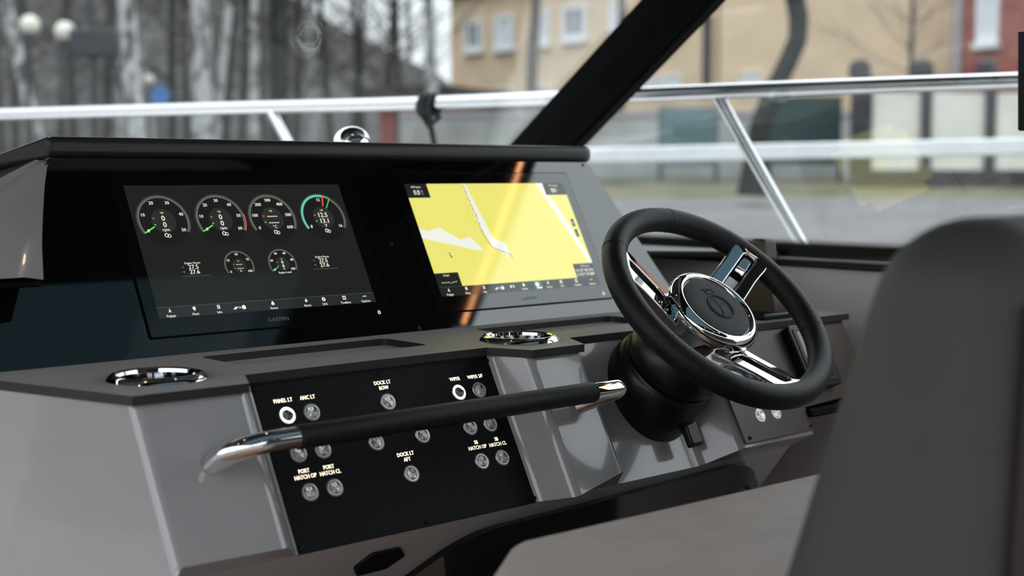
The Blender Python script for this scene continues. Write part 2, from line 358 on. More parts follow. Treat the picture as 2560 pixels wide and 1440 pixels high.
# ---------------------------------------------------------------- worktop with two shallow trays
wt = thing('dash_worktop', 'matt dark grey dash worktop with two shallow trays under the displays', 'worktop', (.3, -.1, ZT))
wl = V((.3, -.1, ZT))
TOPO = [(-.305, .03), (-.2425, -.0825), (-.181, -.286), (-.044, -.2905), (-.0145, -.232), (.3555, -.232), (.3825, -.2935), (.4785, -.2945), (.5135, -.2285), (.690, -.2285), (.733, -.2925), (1.098, -.300), (1.125, .03)]
TR1 = rrect(.024, -.158, .317, -.058, .012, 3); TR2 = rrect(.482, -.158, .776, -.058, .012, 3)
bm = B()
def ring(pts, z): return [bm.verts.new(V((x, y, z)) - wl) for x, y in pts]
o1 = ring(TOPO, ZT); o0 = ring(TOPO, ZT - .0105); edges = []
for i in range(len(o1)):
    j = (i + 1) % len(o1); bm.faces.new((o0[i], o0[j], o1[j], o1[i]))
holes = []
for T in (TR1, TR2):
    r1 = ring(T, ZT); r0 = ring(T, ZT - .0095); holes.append(r1)
    for i in range(len(T)): j = (i + 1) % len(T); bm.faces.new((r1[i], r1[j], r0[j], r0[i]))
    bm.faces.new(r0)
for hx_, hy_ in ((-.103, -.190), (.447, -.198)):
    H_ = [(hx_ + .0445 * math.cos(2 * PI * i / 40), hy_ + .0445 * math.sin(2 * PI * i / 40)) for i in range(40)]
    r1 = ring(H_, ZT); r0 = ring(H_, ZT - .0105); holes.append(r1)
    for i in range(40): j = (i + 1) % 40; bm.faces.new((r1[i], r1[j], r0[j], r0[i]))
bm.edges.ensure_lookup_table()
E = []
for R in [o1] + holes:
    for i in range(len(R)):
        e = bm.edges.get((R[i], R[(i + 1) % len(R)])); E.append(e)
bmesh.ops.triangle_fill(bm, edges=E, use_beauty=True)
obj('worktop_slab', bm, 'top', wt, angle=30)
bm = B(); add_box(bm, V((-.02, -.229, ZT - .0125)) - wl, V((.36, -.2, ZT - .0095)) - wl); obj('lip_seal', bm, 'seam', wt)

# ---------------------------------------------------------------- black glass fascia and hood
FM = frame((0, 0, 0), (1, 0, 0), SV)
fas = thing('instrument_fascia', 'glossy black glass instrument fascia holding both displays', 'panel', mtx=FM)
bm = B(); add_prism(bm, [(-.32, -.0505), (.997, -.0505), (.9321, .1318), (.9000, .225), (.8930, .2365), (-.09, .2365), (-.20, .10)], -.012, -.0015); obj('fascia_glass', bm, 'fascia', fas, smooth=False)
for x, v in ((.882, .231), (.4083, .0925), (.4087, -.0455), (-.085, .226)):
    bm = B(); add_ring(bm, .0030, .0016, -.002, -.0008, (x, v), 20); obj('screw', bm, 'rubber', fas)
hood = thing('dash_hood', 'dark matt hood with rounded edge over the instrument fascia', 'hood', (.4, .3, .207)); hl = V((.4, .3, .207))
bm = B()
hp = [(-.095, .110, .207), (.893, .110, .207), (.917, .126, .207), (.93, .36, .207), (.87, .445, .207), (-.06, .215, .207)]
add_hex(bm, [V(p) - hl for p in hp], [V(p) + V((0, 0, .028)) - hl for p in hp])
wg = [(-.090, .1115, .207), (-.05, .215, .207), (-.14, .30, .170), (-.30, .42, .085), (-.135, .164, .1965)]
wg = [wg[0], wg[4], wg[3], wg[2], wg[1]]; wh = [.028, .0155, .012, .02, .028]
hs_ = obj('hood_shell', bm, 'hood', hood, bevel=.009, seg=4, angle=50)
bm = B(); add_hex(bm, [V(p) - hl for p in wg], [V(p) + V((0, 0, h)) - hl for p, h in zip(wg, wh)]); obj('hood_wing', bm, 'hood', hood, bevel=.004, seg=3, angle=60)
# grey side fairing left of the fascia
fr_ = thing('side_fairing', 'glossy grey fairing bulging out beside the black fascia below the hood', 'fairing', (-.2, .03, .13)); fl_ = V((-.2, .03, .13))
def onray(px, py, d):
    D = ray(px, py); t = (d - CAM.dot(SN)) / D.dot(SN); return CAM + D * t
edge = [onray(127, 393, .006), onray(119, 450, .024), onray(114, 520, .042), onray(112, 600, .058), onray(116, 690, .070)]
cols = []
for k in range(9):
    s = k / 8.0; col = []
    for i, p in enumerate(edge):
        q = p + V((-.22 * s, 0, 0)); f_ = i / 4.0
        q.z -= (1 - f_) * .115 * s ** 1.0; q.y += (1 - f_) * .16 * s - f_ * .02 * s
        q.y -= .012 * math.sin(PI * f_) * min(1, s * 4) ; 
        if k == 0: q += SN * -.010
        col.append(q)
    cols.append(col)
bm = B(); G = [[bm.verts.new(q - fl_) for q in c] for c in cols]
for c0, c1 in zip(G, G[1:]):
    for i in range(4): bm.faces.new((c0[i], c0[i + 1], c1[i + 1], c1[i]))
bkx = [[bm.verts.new(q - fl_ + V((0, .09, .0))) for q in (c[-1],)] for c in cols]
for k in range(8): bm.faces.new((G[k][4], bkx[k][0], bkx[k + 1][0], G[k + 1][4]))
for i in range(4): pass
bm.faces.new([G[0][i] for i in range(5)] + [bkx[0][0]])
obj('fairing_shell', bm, 'gel', fr_, angle=60)
bm = B()
u0 = [c[-1] + V((.0, .006, -.0008)) for c in cols]; add_hex(bm, [u0[0], u0[-1], u0[-1] + V((0, .09, 0)), u0[0] + V((0, .09, 0))], [p + V((0, 0, -.008)) for p in (u0[0], u0[-1], u0[-1] + V((0, .09, 0)), u0[0] + V((0, .09, 0)))])
for v in bm.verts: v.co -= fl_
obj('underside_trim', bm, 'gap', fr_, bevel=.002)

# ================================================================ DISPLAYS
SW, SH = .344, .1935
M['scr_bg'] = scr_mat('screen_dark', (31, 34, 32)); M['scr_bar'] = scr_mat('screen_bar', (40, 43, 43)); M['scr_dial'] = scr_mat('screen_dial', (27, 30, 28)); M['scr_hub'] = scr_mat('screen_hub', (44, 47, 45))
M['scr_w'] = scr_mat('screen_white', (240, 238, 222)); M['scr_g'] = scr_mat('screen_grey', (100, 103, 94)); M['scr_gn'] = scr_mat('screen_green', (96, 232, 96)); M['scr_r'] = scr_mat('screen_red', (244, 84, 62))
M['scr_t'] = scr_mat('screen_teal', (104, 204, 174)); M['scr_y'] = scr_mat('chart_yellow', (240, 234, 122), .98); M['scr_ch'] = scr_mat('chart_pale', (236, 238, 228), 1.05); M['scr_tk'] = scr_mat('chart_track', (120, 124, 84)); M['scr_dk'] = scr_mat('chart_box', (34, 36, 35)); M['scr_tl'] = scr_mat('chart_teal', (52, 118, 118)); M['scr_dg'] = scr_mat('chart_green', (40, 96, 60)); M['logo'] = mat('logo_grey', (.24, .24, .25), .4, noise=0)
def display(name, label, x0):
    d = thing(name, label, 'display', mtx=FM @ Matrix.Translation((x0, 0, 0)))
    bm = B(); add_prism(bm, rrect(-.0195, -.0262, SW + .0205, .2150, .004), -.002, .0002); obj('bezel_gap', bm, 'gap', d, smooth=False)
    bm = B(); add_prism(bm, rrect(-.0175, -.0247, SW + .0185, .2132, .003), -.001, .0015); obj('bezel', bm, 'bezel', d, smooth=False)
    bm = B(); add_text(bm, 'GARMIN', .1737, -.0138, .0058, .0017, w=.033); obj('logo', bm, 'logo', d, smooth=False)
    bm = B(); add_ring(bm, .0026, .0014, .0015, .0018, (.3438, -.0166), 20); add_rect(bm, .3434, -.0146, .3442, -.0128, .00182); obj('power_mark', bm, 'scr_w', d, smooth=False)
    return d
def toolbar(d, z, bar='scr_bar'):
    bm = B(); add_rect(bm, 0, 0, SW, .0150, z); tb = obj('toolbar', bm, bar, d, smooth=False)
    bm = B(); add_rect(bm, 0, .0150, SW, .0154, z + .00005); obj('divider', bm, 'scr_g', tb, smooth=False)
    z += .0001; y = .0103
    def fin(bm, nm='toolbar_icon'): return obj(nm, bm, 'scr_w', tb, smooth=False)
    def draw(fn, nm='toolbar_icon'): bm = B(); fn(bm); fin(bm, nm)
    for s, x in (('Engage', .0174), ('Mark', .0529), ('Info', .0882), ('Home', .1724), ('Alerts', .2266), ('SOS', .2560), ('Toolbars', .2915), ('Options', .3267)): draw(lambda bm: add_text(bm, s, x, .0029, .0034, z, bold=.00008), 'toolbar_text')
    draw(lambda bm: add_text(bm, 'PTA', .1185, .0073, .0030, z, bold=.0001), 'toolbar_text')
    draw(lambda bm: add_poly(bm, ((.1090, .0050, z), (.1146, .0050, z), (.1146, .0096, z))))
    draw(lambda bm: add_disc(bm, (.1262, .0073), .0032, z))
    draw(lambda bm: add_poly(bm, ((.1700, y - .003, z), (.1746, y - .003, z), (.1746, y + .0005, z), (.1723, y + .003, z), (.1700, y + .0005, z))))
    draw(lambda bm: add_poly(bm, [(.0526 + .0024 * math.cos(a), y + .0008 + .0024 * math.sin(a), z) for a in [-.5 + (PI + 1) * i / 14 for i in range(15)]] + [(.0526, y - .0034, z)]))
    draw(lambda bm: add_poly(bm, [(x, y + v, z) for x, v in ((.0862, -.0026), (.0906, -.0026), (.0906, .0028), (.0862, .0028), (.0862, .0016), (.0896, .0016), (.0896, .0006), (.0862, .0006), (.0862, -.0006), (.0896, -.0006), (.0896, -.0014), (.0862, -.0014))]))
    draw(lambda bm: add_poly(bm, ((.2244, y - .002, z), (.2288, y - .002, z), (.2280, y + .001, z), (.2266, y + .0032, z), (.2252, y + .001, z))))
    draw(lambda bm: add_arc(bm, (.2560, y), .0030, .0011, 0, 2 * PI, z, 20))
    draw(lambda bm: add_poly(bm, [(x, y + v, z) for x, v in ((.2886, -.0028), (.2940, -.0028), (.2940, .0028), (.2886, .0028), (.2886, -.0010), (.2894, -.0010), (.2894, .0010), (.2932, .0010), (.2932, -.0010), (.2886, -.0011))]))
    for k in (-1, 0, 1): draw(lambda bm: add_disc(bm, (.3267 + k * .0022, y), .0009, z, 10))
    draw(lambda bm: add_poly(bm, ((.0172, .0134, z), (.0150, .0070, z), (.0172, .0086, z), (.0194, .0070, z))))
d1 = display('engine_display', 'wide display showing round engine gauges on a dark screen', 0)
bm = B(); add_rect(bm, 0, 0, SW, SH, .0017); obj('screen', bm, 'scr_bg', d1, smooth=False)
toolbar(d1, .0018)
A0, A1 = math.radians(-151), math.radians(-29)
def ang(f): return math.radians(-151 - 238 * f)     # clockwise sweep over the top
def dial(c, r, labels, nums, unit, needle=False, red=None, teal=None, small=False):
    z = .0018
    bm = B(); add_disc(bm, c, r * .99, z, 48); g = obj('gauge', bm, 'scr_dial', d1, smooth=False)
    bm = B(); add_arc(bm, c, r * .965, r * .89, ang(0), ang(1), z + .0001); add_arc(bm, c, r, r * .985, ang(0), ang(1), z + .0001); obj('gauge_scale', bm, 'scr_g', g, smooth=False)
    bm = B(); add_disc(bm, c, r * .46, z + .0001, 36); obj('gauge_hub', bm, 'scr_hub', g, smooth=False)
    bm = B(); h = r * (.135 if not small else .16); z2 = z + .0003
    for f, s in labels: add_text(bm, s, c[0] + r * (.76 if len(s) < 3 else .72) * math.cos(ang(f)), c[1] + r * .76 * math.sin(ang(f)), h * .92, z2, bold=.00012)
    for (dy, s, k) in nums: add_text(bm, s, c[0] + r * .0, c[1] + dy * r, r * k, z2, bold=.0002)
    add_text(bm, unit, c[0], c[1] - r * .34, r * .12, z2, bold=.00008)
    y = c[1] - r * .56
    if not small:
        add_arc(bm, (c[0] - r * .04, y), r * .08, r * .05, 0, 2 * PI, z2, 16); add_arc(bm, (c[0] + r * .06, y - r * .03), r * .07, r * .045, 0, 2 * PI, z2, 16)
    obj('gauge_text', bm, 'scr_w', g, smooth=False)
    bm = B(); add_disc(bm, (c[0] - r * .36, c[1] + r * .1), r * .035, z2, 12); add_rect(bm, c[0] - r * .07, c[1] + r * .27, c[0], c[1] + r * .34, z2)
    if teal:
        a = ang(teal[0]); add_line(bm, [(c[0] + r * .96 * math.cos(a), c[1] + r * .96 * math.sin(a)), (c[0] + r * .5 * math.cos(a), c[1] + r * .5 * math.sin(a))], r * .06, z2 + .0002)
    obj('red_marks', bm, 'scr_r', g, smooth=False)
    if red: bm = B(); add_arc(bm, c, r * 1.0, r * .965, ang(red), ang(1), z2 + .0001); obj('red_zone', bm, 'scr_r', g, smooth=False)
    bm = B(); add_disc(bm, (c[0] - r * .36, c[1] - r * .15), r * .03, z2, 12); add_rect(bm, c[0], c[1] + r * .27, c[0] + r * .06, c[1] + r * .34, z2)
    if needle: add_line(bm, [(c[0] + r * .95 * math.cos(A0), c[1] + r * .95 * math.sin(A0)), (c[0] + r * .46 * math.cos(A0), c[1] + r * .46 * math.sin(A0))], r * .05, z2)
    if teal:
        a = ang(teal[1]); add_line(bm, [(c[0] + r * .93 * math.cos(a), c[1] + r * .93 * math.sin(a)), (c[0] + r * .46 * math.cos(a), c[1] + r * .46 * math.sin(a))], r * .035, z2)
    obj('green_marks', bm, 'scr_gn', g, smooth=False)
    if teal:
        bm = B(); add_arc(bm, c, r * .97, r * .88, ang(0), ang(teal[0]), z2); add_arc(bm, c, r * .97, r * .94, ang(teal[0]), ang(teal[1]), z2); obj('teal_band', bm, 'scr_t', g, smooth=False)
def lab(lst): return [(i / (len(lst) - 1), s) for i, s in enumerate(lst)]
Z2 = [(.10, '0', .20), (-.15, '0', .20)]; DD = [(.08, '----', .24), (-.18, '----', .24)]
dial((.0440, .1400), .0386, lab(['0', '10', '20', '30', '40', '50']), Z2, 'rpm', True)
dial((.1305, .1400), .0386, lab(['0', '10', '20', '30', '40', '50', '60']), Z2, 'rpm', True, red=.83)
dial((.2131, .1395), .0384, lab(['0', '100', '200', '300', '400', '500', '600']), DD, '\u00b0C')
dial((.2993, .1390), .0382, lab(['8', '12', '16']), [(.11, '12.5', .19), (-.14, '13.1', .19)], 'V', teal=(.56, .64))
dial((.1378, .0687), .0230, lab(['0', '25', '50', '75', '100']), DD, '%', small=True)
dial((.2069, .0685), .0230, lab(['0', '20', '40', '60', '80', '100']), Z2, '%', True, small=True)
for x in (.0684, .2755):
    bm = B(); z = .0019; add_text(bm, 'Engine Hours', x, .0764, .0030, z, bold=.00006); add_text(bm, '27.5', x, .0706, .0062, z, bold=.0002); add_text(bm, '27.6', x, .0634, .0062, z, bold=.0002); h = obj('hour_counter', bm, 'scr_w', d1, smooth=False)
    bm = B(); add_rect(bm, x - .0212, .0569, x + .0212, .0574, z); obj('underline', bm, 'scr_g', h, smooth=False)
    bm = B(); add_disc(bm, (x - .0156, .0708), .0009, z, 12); obj('red_dot', bm, 'scr_r', h, smooth=False)
    bm = B(); add_disc(bm, (x - .0156, .0638), .0009, z, 12); obj('green_dot', bm, 'scr_gn', h, smooth=False)
bm = B(); add_text(bm, 'Engine Load', .2065, .0551, .0030, .0021, bold=.00006); obj('engine_load_text', bm, 'scr_w', d1, smooth=False)

d2 = display('chart_display', 'wide display showing a bright yellow navigation chart', .4676)
bm = B(); add_rect(bm, 0, 0, SW, SH, .0016); obj('screen', bm, 'scr_dk', d2, smooth=False)
bm = B(); add_poly(bm, [(x, y, .0017) for x, y in ((0, .0390), (.0468, .0390), (.0468, .0155), (.2968, .0155), (.2968, .0408), (SW, .0408), (SW, .1710), (.2955, .1710), (.2955, SH), (.0440, SH), (.0440, .1690), (0, .1690))]); ch = obj('chart', bm, 'scr_y', d2, smooth=False)
z = .0018; bm = B()
add_poly(bm, [(x, y, z) for x, y in ((0, .1158), (.0181, .1112), (.0404, .1167), (.0741, .0944), (.0965, .0982), (.1152, .0727), (.0954, .0758), (0, .0992))]); obj('chart_water', bm, 'scr_ch', ch, smooth=False); bm = B()
add_poly(bm, [(x, y, z) for x, y in ((.1175, SH), (.1234, SH), (.1426, .0947), (.1665, .0840), (.1640, .0700), (.1675, .0588), (.1356, .0782), (.1245, .1148))]); obj('chart_water', bm, 'scr_ch', ch, smooth=False); bm = B()
add_poly(bm, [(x, y, z) for x, y in ((.2798, SH), (.2955, SH), (.2955, .1710), (.3030, .1710), (.3440, .0480), (.3440, .0408), (.3373, .0408))])
obj('chart_water', bm, 'scr_ch', ch, smooth=False)
bm = B(); random.seed(4)
pth = [(.118, .1909), (.1203, .1682), (.1235, .14), (.1253, .1008), (.133, .0797), (.1524, .0706), (.1665, .0644), (.1702, .0573)]
for (ax, ay), (bx, by) in zip(pth, pth[1:]):
    k = max(3, int(math.hypot(bx - ax, by - ay) / .0011))
    for i in range(k):
        s = i / k; wdt = .0016 if ay > .1 else .0009
        add_disc(bm, (ax + (bx - ax) * s + random.uniform(-1, 1) * wdt, ay + (by - ay) * s + random.uniform(-1, 1) * .0006), random.uniform(.0005, .0010), .0019, 8)
for i, (x, y) in enumerate(((.1178, .1542), (.1125, .1505), (.1095, .1459), (.1075, .14), (.1066, .1348), (.1085, .1295), (.1123, .1249), (.116, .1236), (.1198, .1233))): add_disc(bm, (x, y), .0006, .0019, 8)
obj('chart_track', bm, 'scr_tk', ch, smooth=False)
bm = B(); add_poly(bm, [(x, y, .0019) for x, y in ((.0415, .0700), (.0440, .0690), (.0470, .0640), (.0450, .0635), (.0430, .0660))]); add_rect(bm, .041, .0715, .046, .0725, .0019); obj('chart_marker', bm, 'scr_dg', ch, smooth=False)
for y0_, s_t in ((.1100, '+'), (.0905, '-')):
    bm = B(); add_rect(bm, .3303, y0_, .3374, y0_ + .0145, .0019); obj('zoom_button', bm, 'scr_dk', ch, smooth=False)
    bm = B(); add_text(bm, s_t, .3338, y0_ + .0070, .006, .0020); obj('zoom_sign', bm, 'scr_w', ch, smooth=False)
toolbar(d2, .00175, 'scr_dk')
bm = B(); z = .0019; add_text(bm, 'GPS Speed', .0205, .1879, .0030, z, bold=.00006); add_text(bm, '0.0', .0195, .1785, .0085, z, bold=.0002, sx=.85); add_text(bm, 'k', .0305, .1805, .0035, z); add_text(bm, 't', .0305, .1760, .0035, z); obj('data_text', bm, 'scr_w', d2, smooth=False); bm = B()
add_text(bm, 'GPS Heading', .3185, .1888, .0028, z, bold=.00006); add_text(bm, '00', .3160, .1798, .0085, z, bold=.0002); add_text(bm, '\u00b0', .3260, .1810, .0060, z); obj('data_text', bm, 'scr_w', d2, smooth=False); bm = B()
add_text(bm, 'Depth', .0220, .0349, .0032, z, bold=.00006); add_text(bm, '---.-', .0215, .0220, .0060, z, w=.026, bold=.0002); add_text(bm, 'm', .0375, .0240, .003, z); obj('data_text', bm, 'scr_w', d2, smooth=False); bm = B()
add_text(bm, 'GPS Position', .3235, .0361, .0028, z, bold=.00006); add_text(bm, "N 53\u00b038.576'", .3205, .0285, .0050, z, w=.040, bold=.00015); add_text(bm, "E 021\u00b034.080'", .3205, .0212, .0050, z, w=.040, bold=.00015)
obj('data_text', bm, 'scr_w', d2, smooth=False)
bm = B(); add_rect(bm, .1960, .0008, .2110, .0146, .00182); obj('active_tile', bm, 'scr_tl', d2, smooth=False)
bm = B(); add_disc(bm, (.2015, .0088), .0042, .0020, 18); add_rect(bm, .199, .0015, .2105, .004, .0020); obj('status_icon', bm, 'scr_ch', d2, smooth=False); bm = B(); add_disc(bm, (.1445, .0085), .0022, .0020, 12); add_rect(bm, .149, .006, .151, .011, .0020); obj('status_icon', bm, 'scr_ch', d2, smooth=False)

# ================================================================ CUP HOLDERS
def cup(x, y, label):
    c = thing('cup_holder', label, 'cup holder', (x, y, ZT), group='cup holders in the worktop')
    bm = B(); add_lathe(bm, [(.0440, .0005), (.0452, .0052), (.0475, .0070), (.0505, .0066), (.0545, .0034), (.0565, .0002)], seg=64); obj('rim', bm, 'chrome', c)
    bm = B(); add_lathe(bm, [(.0440, .0012), (.0436, -.012), (.0425, -.055), (.0, -.055)], seg=64); obj('well', bm, 'chrome', c)
cup(-.103, -.190, 'chrome cup holder ring in the worktop lobe beside the left flank')
cup(.447, -.198, 'chrome cup holder ring in the worktop below the chart display')

# ================================================================ SWITCH PANEL
def button(parent, x, v, lit=False):
    bm = B(); add_lathe(bm, [(.0120, .0), (.0120, .0022), (.0108, .0040), (.0102, .0042), (.0098, .0034), (.0, .0034)], (x, v), 36); bt = obj('push_button', bm, 'brush', parent, angle=25)
    ph = (x * 37 + v * 91) % PI; bm = B(); c0 = bm.verts.new((x, v, .0044)); n_ = 40; ring_ = [bm.verts.new((x + .0070 * math.cos(2 * PI * i / n_), v + .0070 * math.sin(2 * PI * i / n_), .0042 + .0007 * math.cos(4 * PI * i / n_ + ph) + .0003 * math.cos(10 * PI * i / n_))) for i in range(n_)]
    low = [bm.verts.new((p.co.x, p.co.y, .0034)) for p in ring_]
    for i in range(n_): bm.faces.new((c0, ring_[i], ring_[(i + 1) % n_])); bm.faces.new((ring_[i], low[i], low[(i + 1) % n_], ring_[(i + 1) % n_]))
    obj('button_cap', bm, 'steel_dark' if lit else 'cap', bt, smooth=False)
    bm = B(); add_ring(bm, .0099 if lit else .0096, .0068 if lit else .0078, .0034, .0043 if lit else .0040, (x, v), 36); obj('light_ring', bm, 'ring' if lit else 'brush', bt)
    return bt
PM = frame(P0, (1, 0, 0), PV)
sp_ = thing('switch_panel', 'large satin black switch plate with lit labels and rows of steel buttons', 'switch panel', mtx=PM)
bm = B(); add_prism(bm, [(-.006, -.207), (.362, -.207), (.362, 0), (-.006, 0)], .0005, .0035); obj('plate', bm, 'plate', sp_, bevel=.0006)
TXT = {(.0315, -.0440): ('PANEL LT',), (.0655, -.0440): ('ANC LT',), (.1785, -.0445): ('DOCK LT', 'BOW'), (.2930, -.0452): ('WIPER',), (.3275, -.0455): ('WIPER S/F',),
       (.0315, -.0917): None, (.0655, -.0917): None, (.1430, -.0932): None, (.2144, -.0935): None, (.2926, -.0934): None, (.3271, -.0936): None,
       (.0318, -.1388): ('PORT', 'HATCH OP'), (.0662, -.1390): ('PORT', 'HATCH CL'), (.1795, -.1395): ('DOCK LT', 'AFT'), (.2933, -.1402): ('SB', 'HATCH OP'), (.3280, -.1405): ('SB', 'HATCH CL')}
for (x, v), tx in TXT.items():
    button(sp_, x, v + .0, lit=(tx in (('PANEL LT',), ('WIPER',))))
    if tx:
        bm = B()
        for k, s in enumerate(tx): add_text(bm, s, x, v + .0188 + (len(tx) - 1 - k) * .0070, .0050, .0037, sx=.84, bold=.00022)
        obj('label_text', bm, 'lit', sp_, smooth=False)
for x, v in ((-.0012, -.0068), (.1775, -.0078), (.3567, -.0068), (-.0005, -.2005), (.1790, -.2012), (.3572, -.2010)):
    bm = B(); add_lathe(bm, [(.0030, .0034), (.0028, .0050), (.0016, .0056), (.0013, .0044), (.0, .0044)], (x, v), 18); obj('screw', bm, 'rubber', sp_)
PM2 = frame(P1 + V((0, -.0045, 0)), (1, 0, 0), PV)
sp2 = thing('switch_panel', 'small brownish black switch plate with two steel buttons beside the steering column', 'switch panel', mtx=PM2)
bm = B(); add_prism(bm, [(.7345, -.172), (.901, -.172), (.901, -.135), (1.086, -.128), (1.086, -.002), (.7345, -.002)], .0, .0035); obj('plate', bm, 'plateb', sp2, bevel=.0006)
for x in (.7898, .8284): button(sp2, x, -.1345)
for x, v in ((.7465, -.1645), (.8965, -.1655)):
    bm = B(); add_lathe(bm, [(.0030, .0034), (.0028, .0050), (.0016, .0056), (.0013, .0044), (.0, .0044)], (x, v), 18); obj('screw', bm, 'rubber', sp2)
sd = thing('thruster_display', 'small black framed display with an olive screen behind the steering wheel', 'display', mtx=PM2)
bm = B(); add_prism(bm, rrect(.9150, -.112, .9980, -.006, .008), .0035, .0200); obj('housing', bm, 'rubber', sd, bevel=.002)
bm = B(); add_prism(bm, rrect(.9225, -.104, .9910, -.012, .005), .0195, .0215); obj('frame', bm, 'hood', sd, bevel=.0008)
bm = B(); add_prism(bm, rrect(.9300, -.098, .9840, -.018, .002), .0210, .0218); s_ = obj('glass_cover', bm, 'bezel', sd, smooth=False)
bm = B(); add_rect(bm, .9350, -.092, .9790, -.032, .0221); obj('screen', bm, scr_mat('olive_screen', (92, 86, 48)), sd, smooth=False)

# ================================================================ GRAB HANDLE
gh = thing('grab_handle', 'chrome grab handle with black leather grip across the switch panel', 'handle', P1 - PV * .075)
go = V(P1 - PV * .075); HS = .054
A_ = V((-.108, 0, 0)); B_ = V((.478, 0, 0))
pL = rounded([A_, V((-.106, 0, 0)) + PN * HS, V((-.03, 0, 0)) + PN * HS], .047, 14); pR = rounded([V((.42, 0, 0)) + PN * HS, B_ + PN * HS, V((.438, 0, 0))], .016, 10)
bm = B(); add_tube(bm, pL, .0120, 28); obj('tube', bm, 'chrome', gh, angle=60)
bm = B(); add_tube(bm, pR, .0120, 28); obj('tube', bm, 'chrome', gh, angle=60)
xs = [-.034, -.0335, -.030, .418, .4215, .422]; bm = B(); add_tube(bm, [V((x, 0, 0)) + PN * HS for x in xs], [.0118, .0130, .0136, .0136, .0130, .0118], 32); obj('leather_grip', bm, 'leather', gh, angle=60)
bm = B(); add_tube(bm, [V((x, .0, 0)) + PN * (HS) + V((0, .0, -.0135)) for x in (-.028, .416)], .0006, 6); obj('grip_seam', bm, 'seam', gh)

# ================================================================ STEERING WHEEL
q = (.6426, -.3938, .0062); TW = math.radians(47.04)
WNn = V((0, -math.cos(TW), math.sin(TW))); WE2 = WNn.cross(V((1, 0, 0)))
WM = frame(q, (1, 0, 0), WE2); RR, RT = .167, .0174
sw = thing('steering_wheel', 'black leather steering wheel with three chrome spokes and round hub', 'steering wheel', mtx=WM)
bm = B(); N = 120; R = []
for i in range(N):
    a = 2 * PI * i / N; rr = RT
    R.append([bm.verts.new(((RR + rr * math.cos(b_)) * math.cos(a), (RR + rr * math.cos(b_)) * math.sin(a), rr * 1.02 * math.sin(b_))) for b_ in [2 * PI * k / 28 for k in range(28)]])
for i in range(N):
    for k in range(28): bm.faces.new((R[i][k], R[(i + 1) % N][k], R[(i + 1) % N][(k + 1) % 28], R[i][(k + 1) % 28]))
rim = obj('rim', bm, 'leather', sw)
for a in (81, 200, -23, -120, 138, 45):
    a = math.radians(a); c = V((RR * math.cos(a), RR * math.sin(a), 0)); er = V((math.cos(a), math.sin(a), 0))
    bm = B(); add_tube(bm, [c + (er * math.cos(b_) + V((0, 0, 1)) * math.sin(b_)) * (RT + .00005) for b_ in [2 * PI * k / 32 for k in range(32)]], .00055, 6, closed=True); obj('rim_seam', bm, 'seam', rim)
def spoke(a, block):
    # one U-shaped chrome arm: outline along the spoke (s) and across it (w)
    pts = [(.050, -.034), (.062, -.033), (.084, -.030), (.120, -.0285), (.132, -.0292), (.145, -.0305), (.156, -.0300), (.166, -.0245), (.1735, -.013), (.175, 0), (.1735, .013), (.166, .0245), (.156, .0300), (.145, .0305), (.132, .0292), (.120, .0285), (.084, .030), (.062, .033), (.050, .034)]
    hole = [(.074, -.0095), (.083, -.0096), (.105, -.0098), (.122, -.0098), (.134, -.0099), (.1455, -.0100), (.1505, -.0075), (.1505, .0075), (.1455, .0100), (.134, .0099), (.122, .0098), (.105, .0098), (.083, .0096), (.074, .0095)]
    def hgt(s): t_ = min(1, max(0, (s - .060) / .022)); return -.030 + .049 * min(1., (s - .060) / .105) - .006 * max(0, (s - .163) / .012)
    bm = B()
    def P(s, w, dz): return (s * math.cos(a) - w * math.sin(a), s * math.sin(a) + w * math.cos(a), hgt(s) + dz - (.0012 * (abs(w) / .026) ** 2))
    o1 = [bm.verts.new(P(s, w, 0)) for s, w in pts]; h1 = [bm.verts.new(P(s, w, .0006)) for s, w in hole]
    th_ = lambda s: .013 + .016 * min(1, max(0, (.150 - s) / .075))
    o0 = [bm.verts.new(P(s - .002, w * (1.0 + 6 * (th_(s) - .013)), -th_(s))) for s, w in pts]; h0 = [bm.verts.new(P(s, w, -.014)) for s, w in hole]
    for a_, b_ in ((o0, o1), (h1, h0)):
        for i in range(len(a_)): j = (i + 1) % len(a_); bm.faces.new((a_[i], a_[j], b_[j], b_[i]))
    for o_, h_ in ((o1, h1), (o0, h0)):
        E = [bm.edges.get((L[i], L[(i + 1) % len(L)])) for L in (o_, h_) for i in range(len(L))]
        bmesh.ops.triangle_fill(bm, edges=E, use_beauty=True)
    so = obj('spoke', bm, 'chrome', sw, bevel=.0022, seg=3, angle=50)
    bm = B(); hb = [(.074, -.0098), (.084, -.0098), (.115, -.0098), (.132, -.0098), (.1505, -.0098), (.1505, .0098), (.132, .0098), (.115, .0098), (.084, .0098), (.074, .0098)]
    add_poly(bm, [P(s, w, -.0125) for s, w in hb]); obj('slot_floor', bm, 'gap', so)
    if block:
        bm = B(); add_hex(bm, [P(s, w, -.011) for s, w in ((.124, -.0080), (.1445, -.0070), (.1445, .0070), (.124, .0080))], [P(s, w, -.002) for s, w in ((.126, -.0072), (.1435, -.0064), (.1435, .0064), (.126, .0072))]); obj('slot_insert', bm, 'chrome', so, bevel=.001)
        bm = B(); add_hex(bm, [P(s, w, -.0115) for s, w in ((.084, -.0085), (.112, -.0085), (.112, .0085), (.084, .0085))], [P(s, w, -.0085) for s, w in ((.085, -.0080), (.111, -.0080), (.111, .0080), (.085, .0080))]); obj('slot_insert', bm, 'gelw', so, bevel=.0006)
for k, a in enumerate((30, 150, 270)): spoke(math.radians(a), k == 0)
